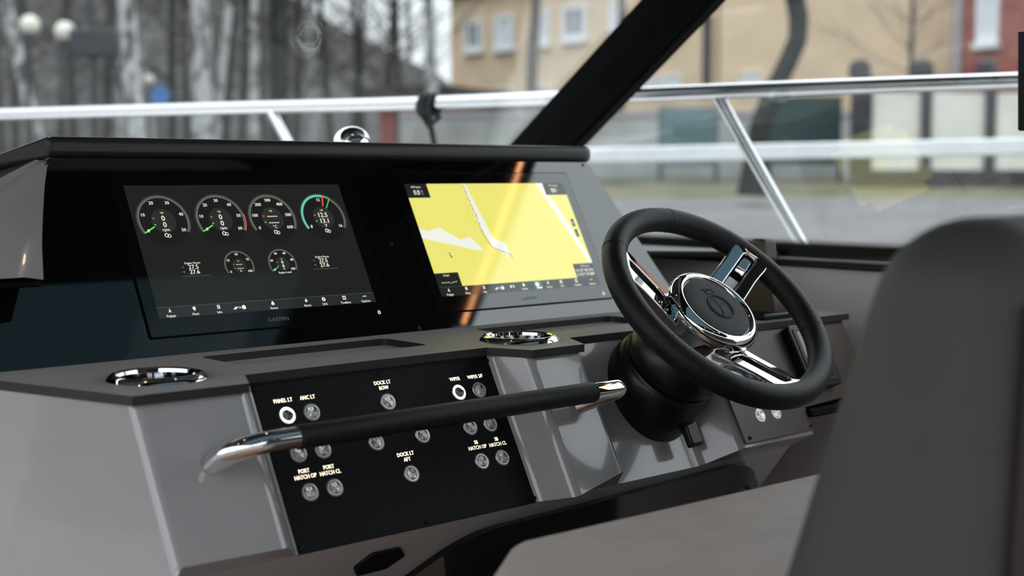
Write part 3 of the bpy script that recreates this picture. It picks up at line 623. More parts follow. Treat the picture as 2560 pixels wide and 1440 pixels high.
bm = B(); add_lathe(bm, [(.0, -.078), (.046, -.078), (.056, -.070), (.0630, -.050), (.0650, -.028), (.0690, -.023), (.0710, -.017), (.0690, -.009), (.0640, -.0040), (.0600, -.0022), (.0575, -.0022), (.0555, -.0040), (.0540, -.0070), (.0, -.0070)], seg=96); obj('hub_ring', bm, 'chrome', sw, angle=50)
bm = B(); add_lathe(bm, [(.0538, -.0072), (.0532, -.0052), (.0515, -.0044), (.030, -.0032), (.0, -.0028)], seg=72); hub = obj('hub_cover', bm, 'hubl', sw)
ec = (.004, -.002); z = -.0030
def circ(r, n=40): return [(ec[0] + r * math.cos(2 * PI * i / n), ec[1] + r * math.sin(2 * PI * i / n), z) for i in range(n)]
bm = B(); add_tube(bm, circ(.0212), .0011, 8, closed=True); add_tube(bm, circ(.0178), .0005, 6, closed=True)
sy = lambda pts: [(ec[0] + x, ec[1] + y, z) for x, y in pts]
for off in (-.0012, .0012):
    add_tube(bm, sy([(-.0075 + off, .0165), (-.0040 + off, .0120), (-.0015 + off, .0050), (-.001 + off, -.002), (-.0025 + off, -.0095), (-.0070 + off, -.0160)]), .0005, 6)
add_tube(bm, sy([(.0010, .0005), (.0050, .0045), (.0110, .0060)]), .0005, 6); add_tube(bm, sy([(.0005, -.0030), (.0060, .0015), (.0115, .0030)]), .0005, 6)
add_tube(bm, sy([(-.0075, .0255), (-.0085, .0325), (-.0125, .0345)]), .0005, 6); add_tube(bm, sy([(-.0080, .0315), (-.0035, .0300), (-.0012, .0345), (.0012, .0300), (.0065, .0335), (.0075, .0255)]), .0005, 6); add_tube(bm, sy([(-.0075, .0255), (0, .0248), (.0075, .0255)]), .0006, 6)
obj('emblem', bm, 'hubl', hub)

# ---------------------------------------------------------------- steering column
cb = V(q) - WNn * (.188); CM = frame(cb, (1, 0, 0), WE2)
sc_ = thing('steering_column', 'black tilt steering column boot on the console below the wheel', 'steering column', mtx=CM)
bm = B(); add_lathe(bm, [(.030, -.03), (.0760, -.022), (.0790, .004), (.0785, .030), (.0760, .046), (.0715, .053), (.0680, .056), (.0680, .059), (.0725, .066), (.0730, .078), (.0680, .096), (.0560, .110), (.0430, .117), (.036, .120), (.0300, .150), (.0, .150)], seg=72); obj('boot', bm, 'rubber', sc_, angle=50)
bm = B(); add_ring(bm, .0690, .0660, .0555, .0600, seg=64); obj('collar', bm, 'gap', sc_)
bm = B(); add_hex(bm, [(.002, -.104, -.006), (.030, -.104, -.006), (.032, -.05, .012), (.002, -.05, .012)], [(.003, -.106, .006), (.029, -.106, .006), (.030, -.05, .026), (.004, -.05, .026)]); obj('release_tab', bm, 'rubber', sc_, bevel=.003)

# ---------------------------------------------------------------- throttle
th = thing('throttle_lever', 'brown black throttle lever with domed base on the side worktop', 'throttle', (.957, -.238, ZT))
bm = B(); add_box(bm, (-.060, -.040, .0), (.036, .042, .010)); obj('base_plate', bm, 'rubber', th, bevel=.003)
bm = B()
pr = [(math.cos(a) * .034, math.sin(a) * .060 + .008) for a in [PI * i / 20 for i in range(21)]]
add_hex(bm, [(-.026, y, z_) for y, z_ in pr], [(.028, y, z_) for y, z_ in pr]); obj('dome', bm, 'plateb', th, bevel=.003)
tp = hit(1907, 626, (0, -.238, 0), (0, 1, 0)) - V((.957, -.238, ZT))
bm = B(); add_tube(bm, [(0, .0, .040), tp * .6 + V((0, 0, .0)), tp], .009, 14); obj('lever', bm, 'plateb', th)
bm = B(); add_hex(bm, [tp + V((dx, dy, -.018)) for dx, dy in ((-.018, -.018), (.020, -.018), (.020, .018), (-.018, .018))], [tp + V((dx, dy, .020)) for dx, dy in ((-.016, -.014), (.017, -.014), (.017, .014), (-.016, .014))]); obj('grip', bm, 'plateb', th, bevel=.007, seg=4)

# side ledge from the fascia to the starboard side
sl = thing('side_ledge', 'dark slim ledge behind the steering wheel beside the fascia', 'ledge', (1.1, .2, .02)); so_ = V((1.1, .2, .02))
bm = B(); lp = [hit(*p, (0, 0, .044), (0, 0, 1)) for p in ((1604, 627), (1802, 637))]
lg = [V((.935, .14, .044)), V((lp[0].x, lp[0].y, .044)), V((1.225, lp[1].y, .044)), V((1.225, .42, .044)), V((.95, .42, .044))]
add_hex(bm, [p + V((0, 0, -.011)) - so_ for p in lg], [p - so_ for p in lg]); obj('ledge_slab', bm, 'top', sl, bevel=.003)
bm = B(); add_hex(bm, [V((1.00, .20, -.05)) - so_, V((1.04, .20, -.05)) - so_, V((1.04, .40, -.05)) - so_, V((1.00, .40, -.05)) - so_], [V((1.03, .20, .034)) - so_, V((1.12, .20, .034)) - so_, V((1.12, .40, .034)) - so_, V((1.03, .40, .034)) - so_]); obj('bracket', bm, 'gap', sl)
bm = B(); add_box(bm, V((.93, .40, -.06)) - so_, V((1.23, .43, .07)) - so_); obj('back_board', bm, 'gap', sl)

# chrome dome on the hood
dpt = atd(880, 360, 2.35); dpt.z = .2352
dm = thing('compass_dome', 'small chrome dome standing on the hood', 'compass', dpt)
bm = B(); add_lathe(bm, [(.0385, .0), (.0385, .003), (.0335, .004)], seg=48); obj('base_ring', bm, 'brush', dm)
bm = B(); add_lathe(bm, [(.033 * math.cos(i * PI / 24), .004 + .030 * math.sin(i * PI / 24)) for i in range(13)], seg=48); obj('dome', bm, 'chrome', dm)

# ================================================================ LAMPS UNDER THE HARDTOP
ls = thing('led_strip', 'warm glowing light strip along the starboard edge of the hardtop', 'light', (1.545, -.6, HZ))
bm = B(); add_hex(bm, [(-.03, -.29, -.012), (.07, -.29, -.012), (.03, .40, -.012), (-.07, .40, -.012)], [(-.03, -.29, 0), (.07, -.29, 0), (.03, .40, 0), (-.07, .40, 0)]); obj('housing', bm, 'head', ls)
bm = B(); add_tube(bm, [(.030, -.27, -.012), (-.015, .24, -.012), (-.03, .38, -.012)], .007, 10); obj('diffuser', bm, 'ledw', ls)
for i, (x, y) in enumerate(((-.9, -.35), (-.35, -.12), (.35, .0), (1.25, -1.35), (-1.3, -1.2), (-.9, -2.1), (-.1, -2.1), (.7, -2.1), (.3, -2.8))):
    dl = thing('downlight', 'small round warm downlight recessed in the black headliner', 'light', (x, y, HZ - .006), group='downlights in the hardtop')
    bm = B(); add_ring(bm, .030, .022, -.002, .006, seg=24); obj('bezel', bm, 'chrome', dl)
    bm = B(); add_disc(bm, (0, 0), .021, .0, 20); obj('lens', bm, 'spot', dl)

# ================================================================ SEAT
st = thing('helm_chair', 'helm seat with wide pale grey cushion and tall backrest coloured dark for shade', 'seat', (.3, -.85, -.95)); sO = V((.3, -.85, -.95))
def cushion(name, lo, hi, m, r, par):
    bm = B(); add_hex(bm, [V(p) - sO for p in lo], [V(p) - sO for p in hi]); o = obj(name, bm, m, par, bevel=r, seg=6, angle=80); return o
zc_ = -.168
cushion('cushion', [(-.06, -1.0, zc_ - .10), (1.0, -1.0, zc_ - .10), (1.0, -.66, zc_ - .10), (.04, -.635, zc_ - .10), (-.06, -.72, zc_ - .10)], [(-.06, -1.0, zc_), (1.0, -1.0, zc_), (1.0, -.66, zc_), (.04, -.625, zc_), (-.06, -.70, zc_)], 'vinyl', .022, st)
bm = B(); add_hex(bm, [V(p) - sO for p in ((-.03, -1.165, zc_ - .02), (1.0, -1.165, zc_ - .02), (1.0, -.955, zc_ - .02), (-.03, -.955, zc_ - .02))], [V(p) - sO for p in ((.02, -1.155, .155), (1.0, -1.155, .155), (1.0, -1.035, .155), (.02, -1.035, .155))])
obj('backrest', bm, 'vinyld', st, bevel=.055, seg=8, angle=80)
bm = B(); add_hex(bm, [V(p) - sO for p in ((-.02, -1.185, zc_ - .1), (.98, -1.185, zc_ - .1), (.98, -1.16, zc_ - .1), (-.02, -1.16, zc_ - .1))], [V(p) - sO for p in ((.03, -1.175, .10), (.98, -1.175, .10), (.98, -1.15, .10), (.03, -1.15, .10))]); obj('shaded_back', bm, 'vinylb', st, bevel=.006)  # dark sheet standing in for the shaded back face
bm = B(); add_box(bm, V((.1, -1.05, -1.05)) - sO, V((.9, -.72, zc_ - .10)) - sO); obj('seat_base', bm, 'gel', st, bevel=.01)
# slim black device at the side glass
dv = thing('side_bracket', 'slim black upright bracket fixed to the side glass', 'bracket', hit(2556, 330, GP + GN * .01, GN)); do = dv.matrix_world.translation.copy()
bm = B(); a1 = hit(2552, 328, GP + GN * .01, GN); a2 = hit(2552, 80, GP + GN * .01, GN)
add_hex(bm, [a1 - do, a1 - do + V((-.012, 0, 0)), a1 - do + V((-.012, -.09, 0)), a1 - do + V((0, -.09, 0))], [a2 - do, a2 - do + V((-.012, 0, 0)), a2 - do + V((-.012, -.09, 0)), a2 - do + V((0, -.09, 0))]); obj('bracket_body', bm, 'rubber', dv, bevel=.003)

# ================================================================ DECK OUTSIDE, RAIL, ROPE
bm = B(); add_poly(bm, [(-1.6, .6, -.12), (1.75, .3, -.12), (1.75, -3, -.12), (1.30, -3, -.12), (1.30, .6, -.12)]); bm.free()
bm = B(); add_hex(bm, [(1.30, -3.5, -.14), (1.78, -3.5, -.14), (1.75, .4, -.14), (1.25, 2.0, -.14), (.4, 3.6, -.14), (-1.3, 2.6, -.14), (-1.5, .62, -.14), (1.30, .62, -.14)], [(1.30, -3.5, -.11), (1.78, -3.5, -.11), (1.75, .4, -.11), (1.25, 2.0, -.11), (.4, 3.6, -.11), (-1.3, 2.6, -.11), (-1.5, .62, -.11), (1.30, .62, -.11)])
tag(struct('deck', bm, 'gelw'), 'pale foredeck of the boat outside the windshield', 'deck')
bm = B(); add_hex(bm, [(1.28, -3.5, -1.6), (1.72, -3.5, -1.6), (1.70, .4, -1.6), (1.1, 2.0, -1.6), (.3, 3.3, -1.6), (-1.3, 2.4, -1.6), (-1.5, .62, -1.6), (1.28, .62, -1.6)], [(1.30, -3.5, -.14), (1.76, -3.5, -.14), (1.73, .4, -.14), (1.23, 2.0, -.14), (.4, 3.55, -.14), (-1.3, 2.55, -.14), (-1.5, .62, -.14), (1.30, .62, -.14)])
tag(struct('hull', bm, 'gel'), 'grey hull of the boat below its deck', 'hull')
rl = thing('bow_rail', 'polished steel deck rail on slanted stanchions outside the windshield', 'rail', (1.3, 1.0, -.11)); ro = V((1.3, 1.0, -.11))
rp = []
for (px, py), dd in (((-160, 291), 4.35), ((0, 286), 4.25), ((500, 272), 3.86), ((1060, 258), 3.43), ((1700, 232), 3.06), ((2160, 214.5), 2.86), ((2560, 201), 2.68), ((2900, 186), 2.55)): rp.append(atd(px, py, dd))
rz_ = rp[0].z; rp = [V(p) for p in ((-1.42, 1.6, rz_), (-1.15, 2.5, rz_), (-.55, 3.3, rz_), (.1, 3.5, rz_), (.55, 3.2, rz_))] + rp
bm = B(); sm = []
for i in range(len(rp) - 1):
    p0_ = rp[max(0, i - 1)]; p1_ = rp[i]; p2_ = rp[i + 1]; p3_ = rp[min(len(rp) - 1, i + 2)]
    for k in range(6):
        t_ = k / 6; sm.append(.5 * ((2 * p1_) + (p2_ - p0_) * t_ + (2 * p0_ - 5 * p1_ + 4 * p2_ - p3_) * t_ * t_ + (3 * p1_ - p0_ - 3 * p2_ + p3_) * t_ ** 3))
sm.append(rp[-1])
add_tube(bm, [p - ro for p in sm], .0175, 16); obj('top_rail', bm, 'steel', rl)
def stan(pt, pb, dt, db):
    a = atd(*pt, dt); b_ = atd(*pb, db); d = (b_ - a); k = (-.108 - a.z) / d.z
    bm = B(); add_tube(bm, [a - ro, a + d * k - ro], .0145, 14); obj('stanchion', bm, 'steel', rl)
    e = a + d * k; bm = B(); add_lathe(bm, [(.035, 0), (.033, .008), (.018, .012)], seg=20, mtx=Matrix.Translation(e - ro + V((0, 0, -.002)))); obj('foot', bm, 'steel', rl)
stan((678, 280), (716, 350), 3.72, 3.68); stan((1797, 244), (2000, 604), 3.02, 2.98)
rk = atd(1072, 262, 3.42); rpth = thing('mooring_rope', 'dark rope knotted around the deck rail and hanging down', 'rope', rk)
bm = B(); ux = (sm[50] - sm[48]).normalized()
for k in range(3):
    c = ux * (.016 * (k - 1)); s1 = ux.cross(V((0, 0, 1))).normalized(); add_tube(bm, [c + s1 * .024 * math.cos(2 * PI * i / 20) + V((0, 0, 1)) * .025 * math.sin(2 * PI * i / 20) + ux * .004 * math.sin(4 * PI * i / 20) for i in range(20)], .0065, 8, closed=True)
add_tube(bm, [V((0, 0, -.02)) + ux * -.025, V((0, 0, -.055)) + ux * .00, V((0, 0, -.03)) + ux * .035], .007, 8); obj('knot', bm, 'rope', rpth)
bm = B(); add_tube(bm, [V((0, 0, -.03)), V((.005, 0, -.10)) + ux * .012, V((.01, 0, -.25)) + ux * .014, V((.01, 0, -.365)) + ux * .016], .0075, 8); obj('hanging_end', bm, 'rope', rpth)

# ================================================================ SURROUNDINGS ON LAND
HD = V((ray(1280, 437).x, ray(1280, 437).y, 0)).normalized(); HS_ = V((HD.y, -HD.x, 0))
def gz(t_, s=0):
    if t_ < 32: return -1.75 + .062 * t_
    return -1.75 + .062 * 32 + .012 * (t_ - 32)
def gnd(px, t_):                      # ground point under pixel column px at distance t_
    d = ray(px, 437); d = V((d.x, d.y, 0)); d /= d.dot(HD); p = V((CAM.x, CAM.y, 0)) + d * t_; p.z = gz(t_); return p
def px_at(px, py, t_):
    d = ray(px, py); return CAM + d * (t_ / V((d.x, d.y, 0)).dot(HD))
M['asphalt'] = mat('asphalt', (.145, .136, .140), .85, noise=.15, nscale=1.2)
M['grass'] = mat('winter_grass', (.10, .105, .055), .9, noise=.35, nscale=.8, col2=(.16, .14, .08))
M['hill'] = mat('leaf_litter', (.020, .017, .014), .95, noise=.55, nscale=.35, col2=(.045, .040, .034))
M['birch'] = mat('birch_bark', (.10, .10, .095), .8, noise=0, nscale=3)
t = M['birch'].node_tree; b = t.nodes['Principled BSDF']; n_ = t.nodes.new('ShaderNodeTexNoise'); n_.inputs['Scale'].default_value = 2.0; n_.inputs['Detail'].default_value = 6; mp = t.nodes.new('ShaderNodeMapping'); mp.inputs['Scale'].default_value = (3, 3, 1.6); tcn = t.nodes.new('ShaderNodeTexCoord')
r_ = t.nodes.new('ShaderNodeValToRGB'); r_.color_ramp.elements[0].position = .40; r_.color_ramp.elements[0].color = (.05, .05, .045, 1); r_.color_ramp.elements[1].position = .52; r_.color_ramp.elements[1].color = (.40, .40, .395, 1)
t.links.new(tcn.outputs['Object'], mp.inputs[0]); t.links.new(mp.outputs[0], n_.inputs['Vector']); t.links.new(n_.outputs['Fac'], r_.inputs[0]); t.links.new(r_.outputs[0], b.inputs['Base Color'])
M['bark'] = mat('brown_bark', (.028, .024, .020), .9, noise=.5, nscale=4, bump=.4, bscale=20, col2=(.06, .052, .045))
M['barkg'] = mat('mossy_bark', (.013, .017, .013), .9, noise=.4, nscale=4, bump=.4, bscale=20, col2=(.028, .034, .026))
M['twig'] = mat('twigs', (.055, .044, .039), .9, noise=.3, nscale=5)
M['globe'] = mat('lamp_globe', (.75, .72, .62), .35, noise=.03, nscale=6)
M['iron'] = mat('painted_iron', (.018, .024, .028), .5, noise=.1, nscale=8)
M['blue'] = mat('sign_blue', (.05, .16, .42), .5, noise=.05, nscale=8)
M['plaster'] = mat('beige_plaster', (.70, .53, .365), .9, noise=.07, nscale=.9)
M['cream'] = mat('cream_panel', (.68, .66, .60), .85, noise=.05, nscale=1.5)
M['brick'] = mat('red_brick', (.30, .085, .065), .9, noise=.2, nscale=2.5)
M['winf'] = mat('window_white', (.74, .76, .79), .5, noise=.03, nscale=5)
M['pane'] = mat('window_pane', (.13, .15, .17), .08, noise=.2, nscale=1.0)
M['roof'] = mat('roof_dark', (.05, .04, .04), .8, noise=.15, nscale=2)
M['post'] = mat('dark_stone', (.045, .04, .045), .8, noise=.2, nscale=4)
M['poster'] = mat('poster_blue', (.28, .42, .52), .6, noise=.5, nscale=.9, col2=(.05, .10, .07))
M['pipe'] = mat('grey_pipe', (.36, .33, .36), .6, noise=.05, nscale=3)
# ground strips: quay paving, road, verge, then the rest
def strip(name, t0, t1, m, label, n=10, lift=0):
    bm = B(); rows = []
    for i in range(n + 1):
        t_ = t0 + (t1 - t0) * i / n; w_ = 90 + t_ * .8
        c = V((CAM.x, CAM.y, 0)) + HD * t_; c.z = gz(max(t_, 0)) + lift; rows.append([bm.verts.new(c + HS_ * w_ * k / 4) for k in range(-4, 5)])
    for a_, b_ in zip(rows, rows[1:]):
        for k in range(8): bm.faces.new((a_[k], a_[k + 1], b_[k + 1], b_[k]))
    return tag(struct(name, bm, m), label, 'ground')
strip('road', -60, 24.5, 'asphalt', 'grey paved quay road beside the boat', 14)
strip('verge', 24.5, 29, 'grass', 'narrow strip of winter grass along the road', 3)
strip('ground', 29, 140, 'hill', 'brown ground under the bare trees', 8)
# wooded hillside
bm = B(); rows = []
for j in range(9):
    tt = 62 + j * 11; row = []
    for i in range(25):
        px = -1500 + i * 118; f_ = max(0., min(1., (1330 - px) / 900.)); p = gnd(px, tt); p.z = gz(tt) - .3 + (j / 8) * 24 * f_ ** .7 + .5 * math.sin(i * 1.7 + j); row.append(bm.verts.new(p))
    rows.append(row)
for a_, b_ in zip(rows, rows[1:]):
    for k in range(24): bm.faces.new((a_[k], a_[k + 1], b_[k + 1], b_[k]))
tag(struct('hillside', bm, 'hill'), 'brown wooded hillside rising behind the bare trees', 'hill')

bm = B(); rows = []  # unseen slope added so the side glass mirrors something dark
for j in range(4):
    row = []
    for i in range(33):
        az = math.radians(12 - i * 6.5); rr_ = 62 + j * 14; row.append(bm.verts.new((rr_ * math.sin(az), rr_ * math.cos(az), -2 + j / 3 * (12 + 2.5 * math.sin(i * 1.3)))))
    rows.append(row)
for a_, b_ in zip(rows, rows[1:]):
    for k in range(32): bm.faces.new((a_[k], a_[k + 1], b_[k + 1], b_[k]))
tag(struct('hillside', bm, 'hill'), 'unseen wooded slope added around the port side of the boat', 'hill')
# trees
def tree_parts(H, r, lean, seed, trunk_m, nb, bl, curve=0., twn=5, b0=.25):
    rnd = random.Random(seed); pts = []; rad = []
    for i in range(11):
        s = i / 10; pts.append(V((lean[0] * s + curve * math.sin(s * PI), lean[1] * s, H * s)) + V((rnd.uniform(-1, 1), rnd.uniform(-1, 1), 0)) * r * .25); rad.append(r * (1.15 - .85 * s))
    bm = B(); add_tube(bm, pts, rad, 10); me = [bm]
    bm2 = B()
    for _ in range(nb):
        s = rnd.uniform(b0, .97); k = int(s * 10); p = pts[k].lerp(pts[min(10, k + 1)], s * 10 - k); a = rnd.uniform(0, 2 * PI); L = bl * (1.15 - .6 * s) * rnd.uniform(.6, 1.2)
        d = V((math.cos(a), math.sin(a), rnd.uniform(.35, 1.1))).normalized(); e = p + d * L; mid = p.lerp(e, .5) + V((0, 0, -.06 * L))
        add_tube(bm2, [p, mid, e], [r * .28, r * .17, r * .06], 5, caps=False)
        for _ in range(twn):
            s2 = rnd.uniform(.3, 1); q0 = p.lerp(e, s2); d2 = (d + V((rnd.uniform(-1, 1), rnd.uniform(-1, 1), rnd.uniform(-.5, .8)))).normalized()
            add_tube(bm2, [q0, q0 + d2 * L * .45], [r * .09, r * .035], 4, caps=False)
    return bm, bm2
def tree(name, label, cat, px, t_, H, r, lean=(0, 0), seed=0, tm='bark', nb=26, bl=2.5, curve=0., group=None, twn=5, b0=.25, side=0.):
    p = gnd(px, t_); lean3 = HS_ * lean[0] + HD * lean[1]
    o = thing(name, label, cat, p, group=group)
    a, b_ = tree_parts(H, r, (lean3.x, lean3.y), seed, tm, nb, bl, 0, twn, b0)
    if curve:
        for v in a.verts: v.co += HS_ * curve * math.sin(min(1, max(0, v.co.z / H)) * 2.2 * PI)
        for v in b_.verts: v.co += HS_ * curve * math.sin(min(1, max(0, v.co.z / H)) * 2.2 * PI)
    obj('trunk', a, tm, o); obj('branches', b_, 'twig', o); return o
BL = 'slim white birch with a leaning trunk beside the lamp post'
tree('birch_tree', BL, 'tree', 128, 21, 13, .095, (-2.6, .5), 1, 'birch', 30, 2.2, b0=.5)
tree('birch_tree', 'stout white birch standing in front of the blue round sign', 'tree', 362, 20, 14, .125, (-1.1, .4), 2, 'birch', 30, 2.4, b0=.5)
tree('birch_tree', 'forked speckled birch with a broad white trunk', 'tree', 512, 22, 14, .15, (-.2, .3), 3, 'birch', 30, 2.4, b0=.5)
tree('birch_tree', 'thin second stem leaning out of the forked birch', 'tree', 520, 22.3, 13, .07, (1.5, .3), 4, 'birch', 20, 2.0, b0=.5)
tree('birch_tree', 'pale birch just left of the dark mossy trunk', 'tree', 636, 30, 13, .10, (.2, .2), 5, 'birch', 26, 2.2, b0=.5)
tree('dark_tree', 'dark mossy tree trunk among the pale birches', 'tree', 690, 24, 15, .13, (.25, .1), 6, 'barkg', 26, 2.4, b0=.45)
tree('birch_tree', 'birch standing at the left corner of the beige house', 'tree', 1082, 33, 13, .14, (-.2, .1), 7, 'birch', 60, 2.8, twn=7, b0=.3)
tree('bare_tree', 'bare grey tree in front of the beige house windows', 'tree', 1324, 34, 13, .15, (.35, .2), 8, 'bark', 22, 2.6, b0=.35)
tree('bare_tree', 'second bare tree against the beige house beside the black pillar', 'tree', 1548, 36, 12, .13, (.1, .1), 9, 'bark', 22, 2.6, b0=.5)
ct = tree('crooked_tree', 'dark crooked tree trunk in front of the plain beige wall', 'tree', 1893, 23, 8.5, .10, (2.2, .2), 10, 'barkg', 26, 2.4, b0=.6)
cg = gnd(1893, 23); bm = B(); add_tube(bm, [(px_at(x, y, 23) - cg) for x, y in ((1880, 490), (1889, 400), (1900, 320), (1926, 245), (1962, 172), (1994, 100), (1996, 40), (1984, -20), (1970, -120), (1985, -260))], [.27, .21, .19, .175, .165, .165, .17, .165, .15, .12], 14)
old = [c for c in ct.children if c.name.startswith('trunk')][0]; bpy.data.objects.remove(old); obj('trunk', bm, 'barkg', ct)
tree('bare_tree', 'young bare tree spreading twigs before the plain beige wall', 'tree', 2270, 31, 9, .06, (.05, 0), 11, 'bark', 30, 2.2, twn=7, b0=.25)
rnd = random.Random(12)
for k, (px, t_, w_) in enumerate(((40, 30, .15), (95, 40, .18), (190, 36, .16), (262, 33, .20), (305, 48, .2), (430, 38, .18), (470, 50, .2), (560, 44, .2), (600, 37, .15), (740, 36, .17), (790, 44, .22), (835, 33, .14), (880, 50, .24), (915, 38, .16), (960, 46, .2), (1000, 40, .15), (1035, 52, .2), (-60, 34, .2), (10, 48, .22), (150, 52, .2), (660, 54, .2), (720, 50, .2), (385, 56, .2))):
    tm = ('bark', 'barkg', 'bark', 'bark', 'birch', 'barkg')[k % 6]; w_ *= .6
    nm = {'bark': 'bare_tree', 'birch': 'birch_tree', 'barkg': 'dark_tree'}[tm]
    lb = {'bark': 'bare brown tree in the crowd of woods on the hillside', 'birch': 'pale birch in the crowd of woods on the hillside', 'barkg': 'dark mossy tree in the crowd of woods on the hillside'}[tm]
    tree(nm, lb, 'tree', px, t_, 15 + rnd.uniform(-2, 2), w_, (rnd.uniform(-1.2, 1.2), 0), 30 + k, tm, 44, 2.8, group='woods behind the rail', twn=6, b0=.12)

# lamps and signs
def lamp(px, py, t_, r, label, arm=0.):
    c = atd(px, py, 1); d = ray(px, py); k = t_ / V((d.x, d.y, 0)).dot(HD); c = CAM + d * k
    g = gnd(px, t_); o = thing('street_lamp', label, 'street lamp', g)
    bm = B(); add_lathe(bm, [(0, -r)] + [(r * math.sin(PI * i / 16), -r * math.cos(PI * i / 16)) for i in range(1, 16)] + [(0, r)], seg=28, mtx=Matrix.Translation(c - g)); obj('globe', bm, 'globe', o)
    bm = B(); add_lathe(bm, [(r * .5, -r * 1.18), (r * .5, -r * .86)], seg=16, mtx=Matrix.Translation(c - g)); add_tube(bm, [V((0, 0, 0)), V((0, 0, c.z - g.z - r * 1.1))], r * .28, 10); obj('pole', bm, 'iron', o)
lamp(75, 62, 20, .14, 'round cream lamp globe on the pole left of the leaning birch')
lamp(162, 78, 20.6, .145, 'round cream lamp globe partly behind the dark signboard')
lamp(372, 200, 34, .13, 'small distant cream lamp globe above the blue sign')
g = gnd(235, 17); sb_ = thing('signboard', 'dark boxy signboard on a post with diagonal brace', 'sign', g)
bm = B(); a_ = px_at(172, 140, 17) - g; b_ = px_at(288, 70, 17) - g; add_hex(bm, [a_, V((b_.x, b_.y, a_.z)), V((b_.x, b_.y, a_.z)) + HD * .25, a_ + HD * .25], [V((a_.x, a_.y, b_.z)), b_, b_ + HD * .25, V((a_.x, a_.y, b_.z)) + HD * .25]); obj('box', bm, 'iron', sb_, bevel=.03)
bm = B(); p = px_at(232, 120, 17.1) - g; add_tube(bm, [V((p.x, p.y, 0)), V((p.x, p.y, p.z))], .05, 10); obj('post', bm, 'iron', sb_)
bm = B(); add_tube(bm, [px_at(285, 140, 17.1) - g, px_at(312, 260, 17.1) - g], .03, 8); obj('brace', bm, 'iron', sb_)
bm = B(); p = px_at(228, 72, 17.1) - g; add_tube(bm, [p, p + V((0, 0, .8))], .05, 8); obj('top_post', bm, 'iron', sb_)
g = gnd(401, 26); bs = thing('traffic_sign', 'round blue traffic sign on a thin post', 'sign', g); c = px_at(401, 240, 26) - g
bm = B(); add_lathe(bm, [(0, 0), (.19, 0), (.19, .01), (0, .01)], seg=32, mtx=Matrix.Translation(c) @ frame((0, 0, 0), HS_, (0, 0, 1))); obj('disc', bm, 'blue', bs)
bm = B(); add_tube(bm, [V((c.x, c.y, 0)), c + HD * .03 + V((0, 0, .1))], .03, 8); obj('post', bm, 'iron', bs)

# buildings: facade between two pixel columns at two distances
def building(name, label, x0, t0, x1, t1, depth, ztop, m, wins, pipes=(), zb=-.5):
    a_ = gnd(x0, t0); b_ = gnd(x1, t1); a_.z = b_.z = 0; u = (b_ - a_).normalized(); n_ = V((u.y, -u.x, 0))
    if n_.dot(HD) > 0: n_ = -n_
    base = min(gz(t0), gz(t1)) + zb; org = V((a_.x, a_.y, base)); o = thing(name, label, 'building', org)
    bk_ = -n_ * depth; ring_ = [V((0, 0, 0)), (b_ - a_), (b_ - a_) + bk_, bk_]
    bm = B(); add_hex(bm, ring_, [p + V((0, 0, ztop - base)) for p in ring_]); obj('walls', bm, m, o, smooth=False)
    ov = [V((0, 0, 0)) - u * .4 + n_ * .4, (b_ - a_) + u * .4 + n_ * .4, (b_ - a_) + bk_ + u * .4 - n_ * .4, bk_ - u * .4 - n_ * .4]
    bm = B(); add_hex(bm, [p + V((0, 0, ztop - base)) for p in ov], [p * .98 + V((0, 0, ztop - base + .5)) for p in ov]); obj('roof', bm, 'roof', o, smooth=False)
    for (wx0, wy0, wx1, wy1, kind) in wins:
        A = hit((wx0 + wx1) / 2, (wy0 + wy1) / 2, a_, n_); s0 = hit(wx0, (wy0 + wy1) / 2, a_, n_); s1 = hit(wx1, (wy0 + wy1) / 2, a_, n_); zt_ = hit((wx0 + wx1) / 2, wy0, a_, n_).z; zb_ = hit((wx0 + wx1) / 2, wy1, a_, n_).z
        def R_(s_a, s_b, za, zb2, off, th_):
            pa = s0.lerp(s1, s_a); pb = s0.lerp(s1, s_b); H_ = zt_ - zb_
            lo_ = [V((p.x, p.y, zb_ + H_ * za)) + n_ * q_ - org for p, q_ in ((pa, off), (pb, off), (pb, off + th_), (pa, off + th_))]
            return lo_, [p + V((0, 0, H_ * (zb2 - za))) for p in lo_]
        bm = B()
        for r4 in ((0, .16, 0, 1), (.84, 1, 0, 1), (.16, .84, 0, .16), (.16, .84, .9, 1), (.46, .54, .16, .9)): add_hex(bm, *R_(r4[0], r4[1], r4[2], r4[3], .0, .12))
        wf = obj('window', bm, 'winf', o, smooth=False)
        bm = B(); add_hex(bm, *R_(.1, .9, .1, .95, .0, .03)); obj('pane', bm, 'pane' if kind == 0 else 'winf', wf, smooth=False)
        bm = B(); add_hex(bm, *R_(-.08, 1.08, -.10, .0, .0, .22)); obj('sill', bm, 'winf', wf, smooth=False)
    for (px_, y0_, y1_, mm, wpx) in pipes:
        pa = hit(px_, y0_, a_, n_) + n_ * .08 - org; pb = hit(px_, y1_, a_, n_) + n_ * .08 - org; bm = B(); add_tube(bm, [V((pb.x, pb.y, pa.z)), pb] if 0 else [pa, V((pa.x, pa.y, pb.z))], wpx, 10); obj('drainpipe', bm, mm, o)
    return o
building('apartment_house', 'beige plastered house with rows of white framed windows', 1128, 56, 1788, 46, 5, 7.4, 'plaster',
    [(1166, 52, 1208, 128, 0), (1240, 38, 1288, 122, 1), (1346, 26, 1376, 112, 1), (1410, 14, 1468, 100, 0), (1527, 2, 1560, 76, 1), (1640, -20, 1690, 62, 0), (1172, 226, 1202, 268, 0), (1250, 220, 1284, 262, 0), (1340, 214, 1376, 258, 0), (1620, 190, 1640, 216, 1), (1650, 190, 1672, 216, 1), (1680, 188, 1704, 216, 1)], [(1772, 40, 230, 'post', .16)])
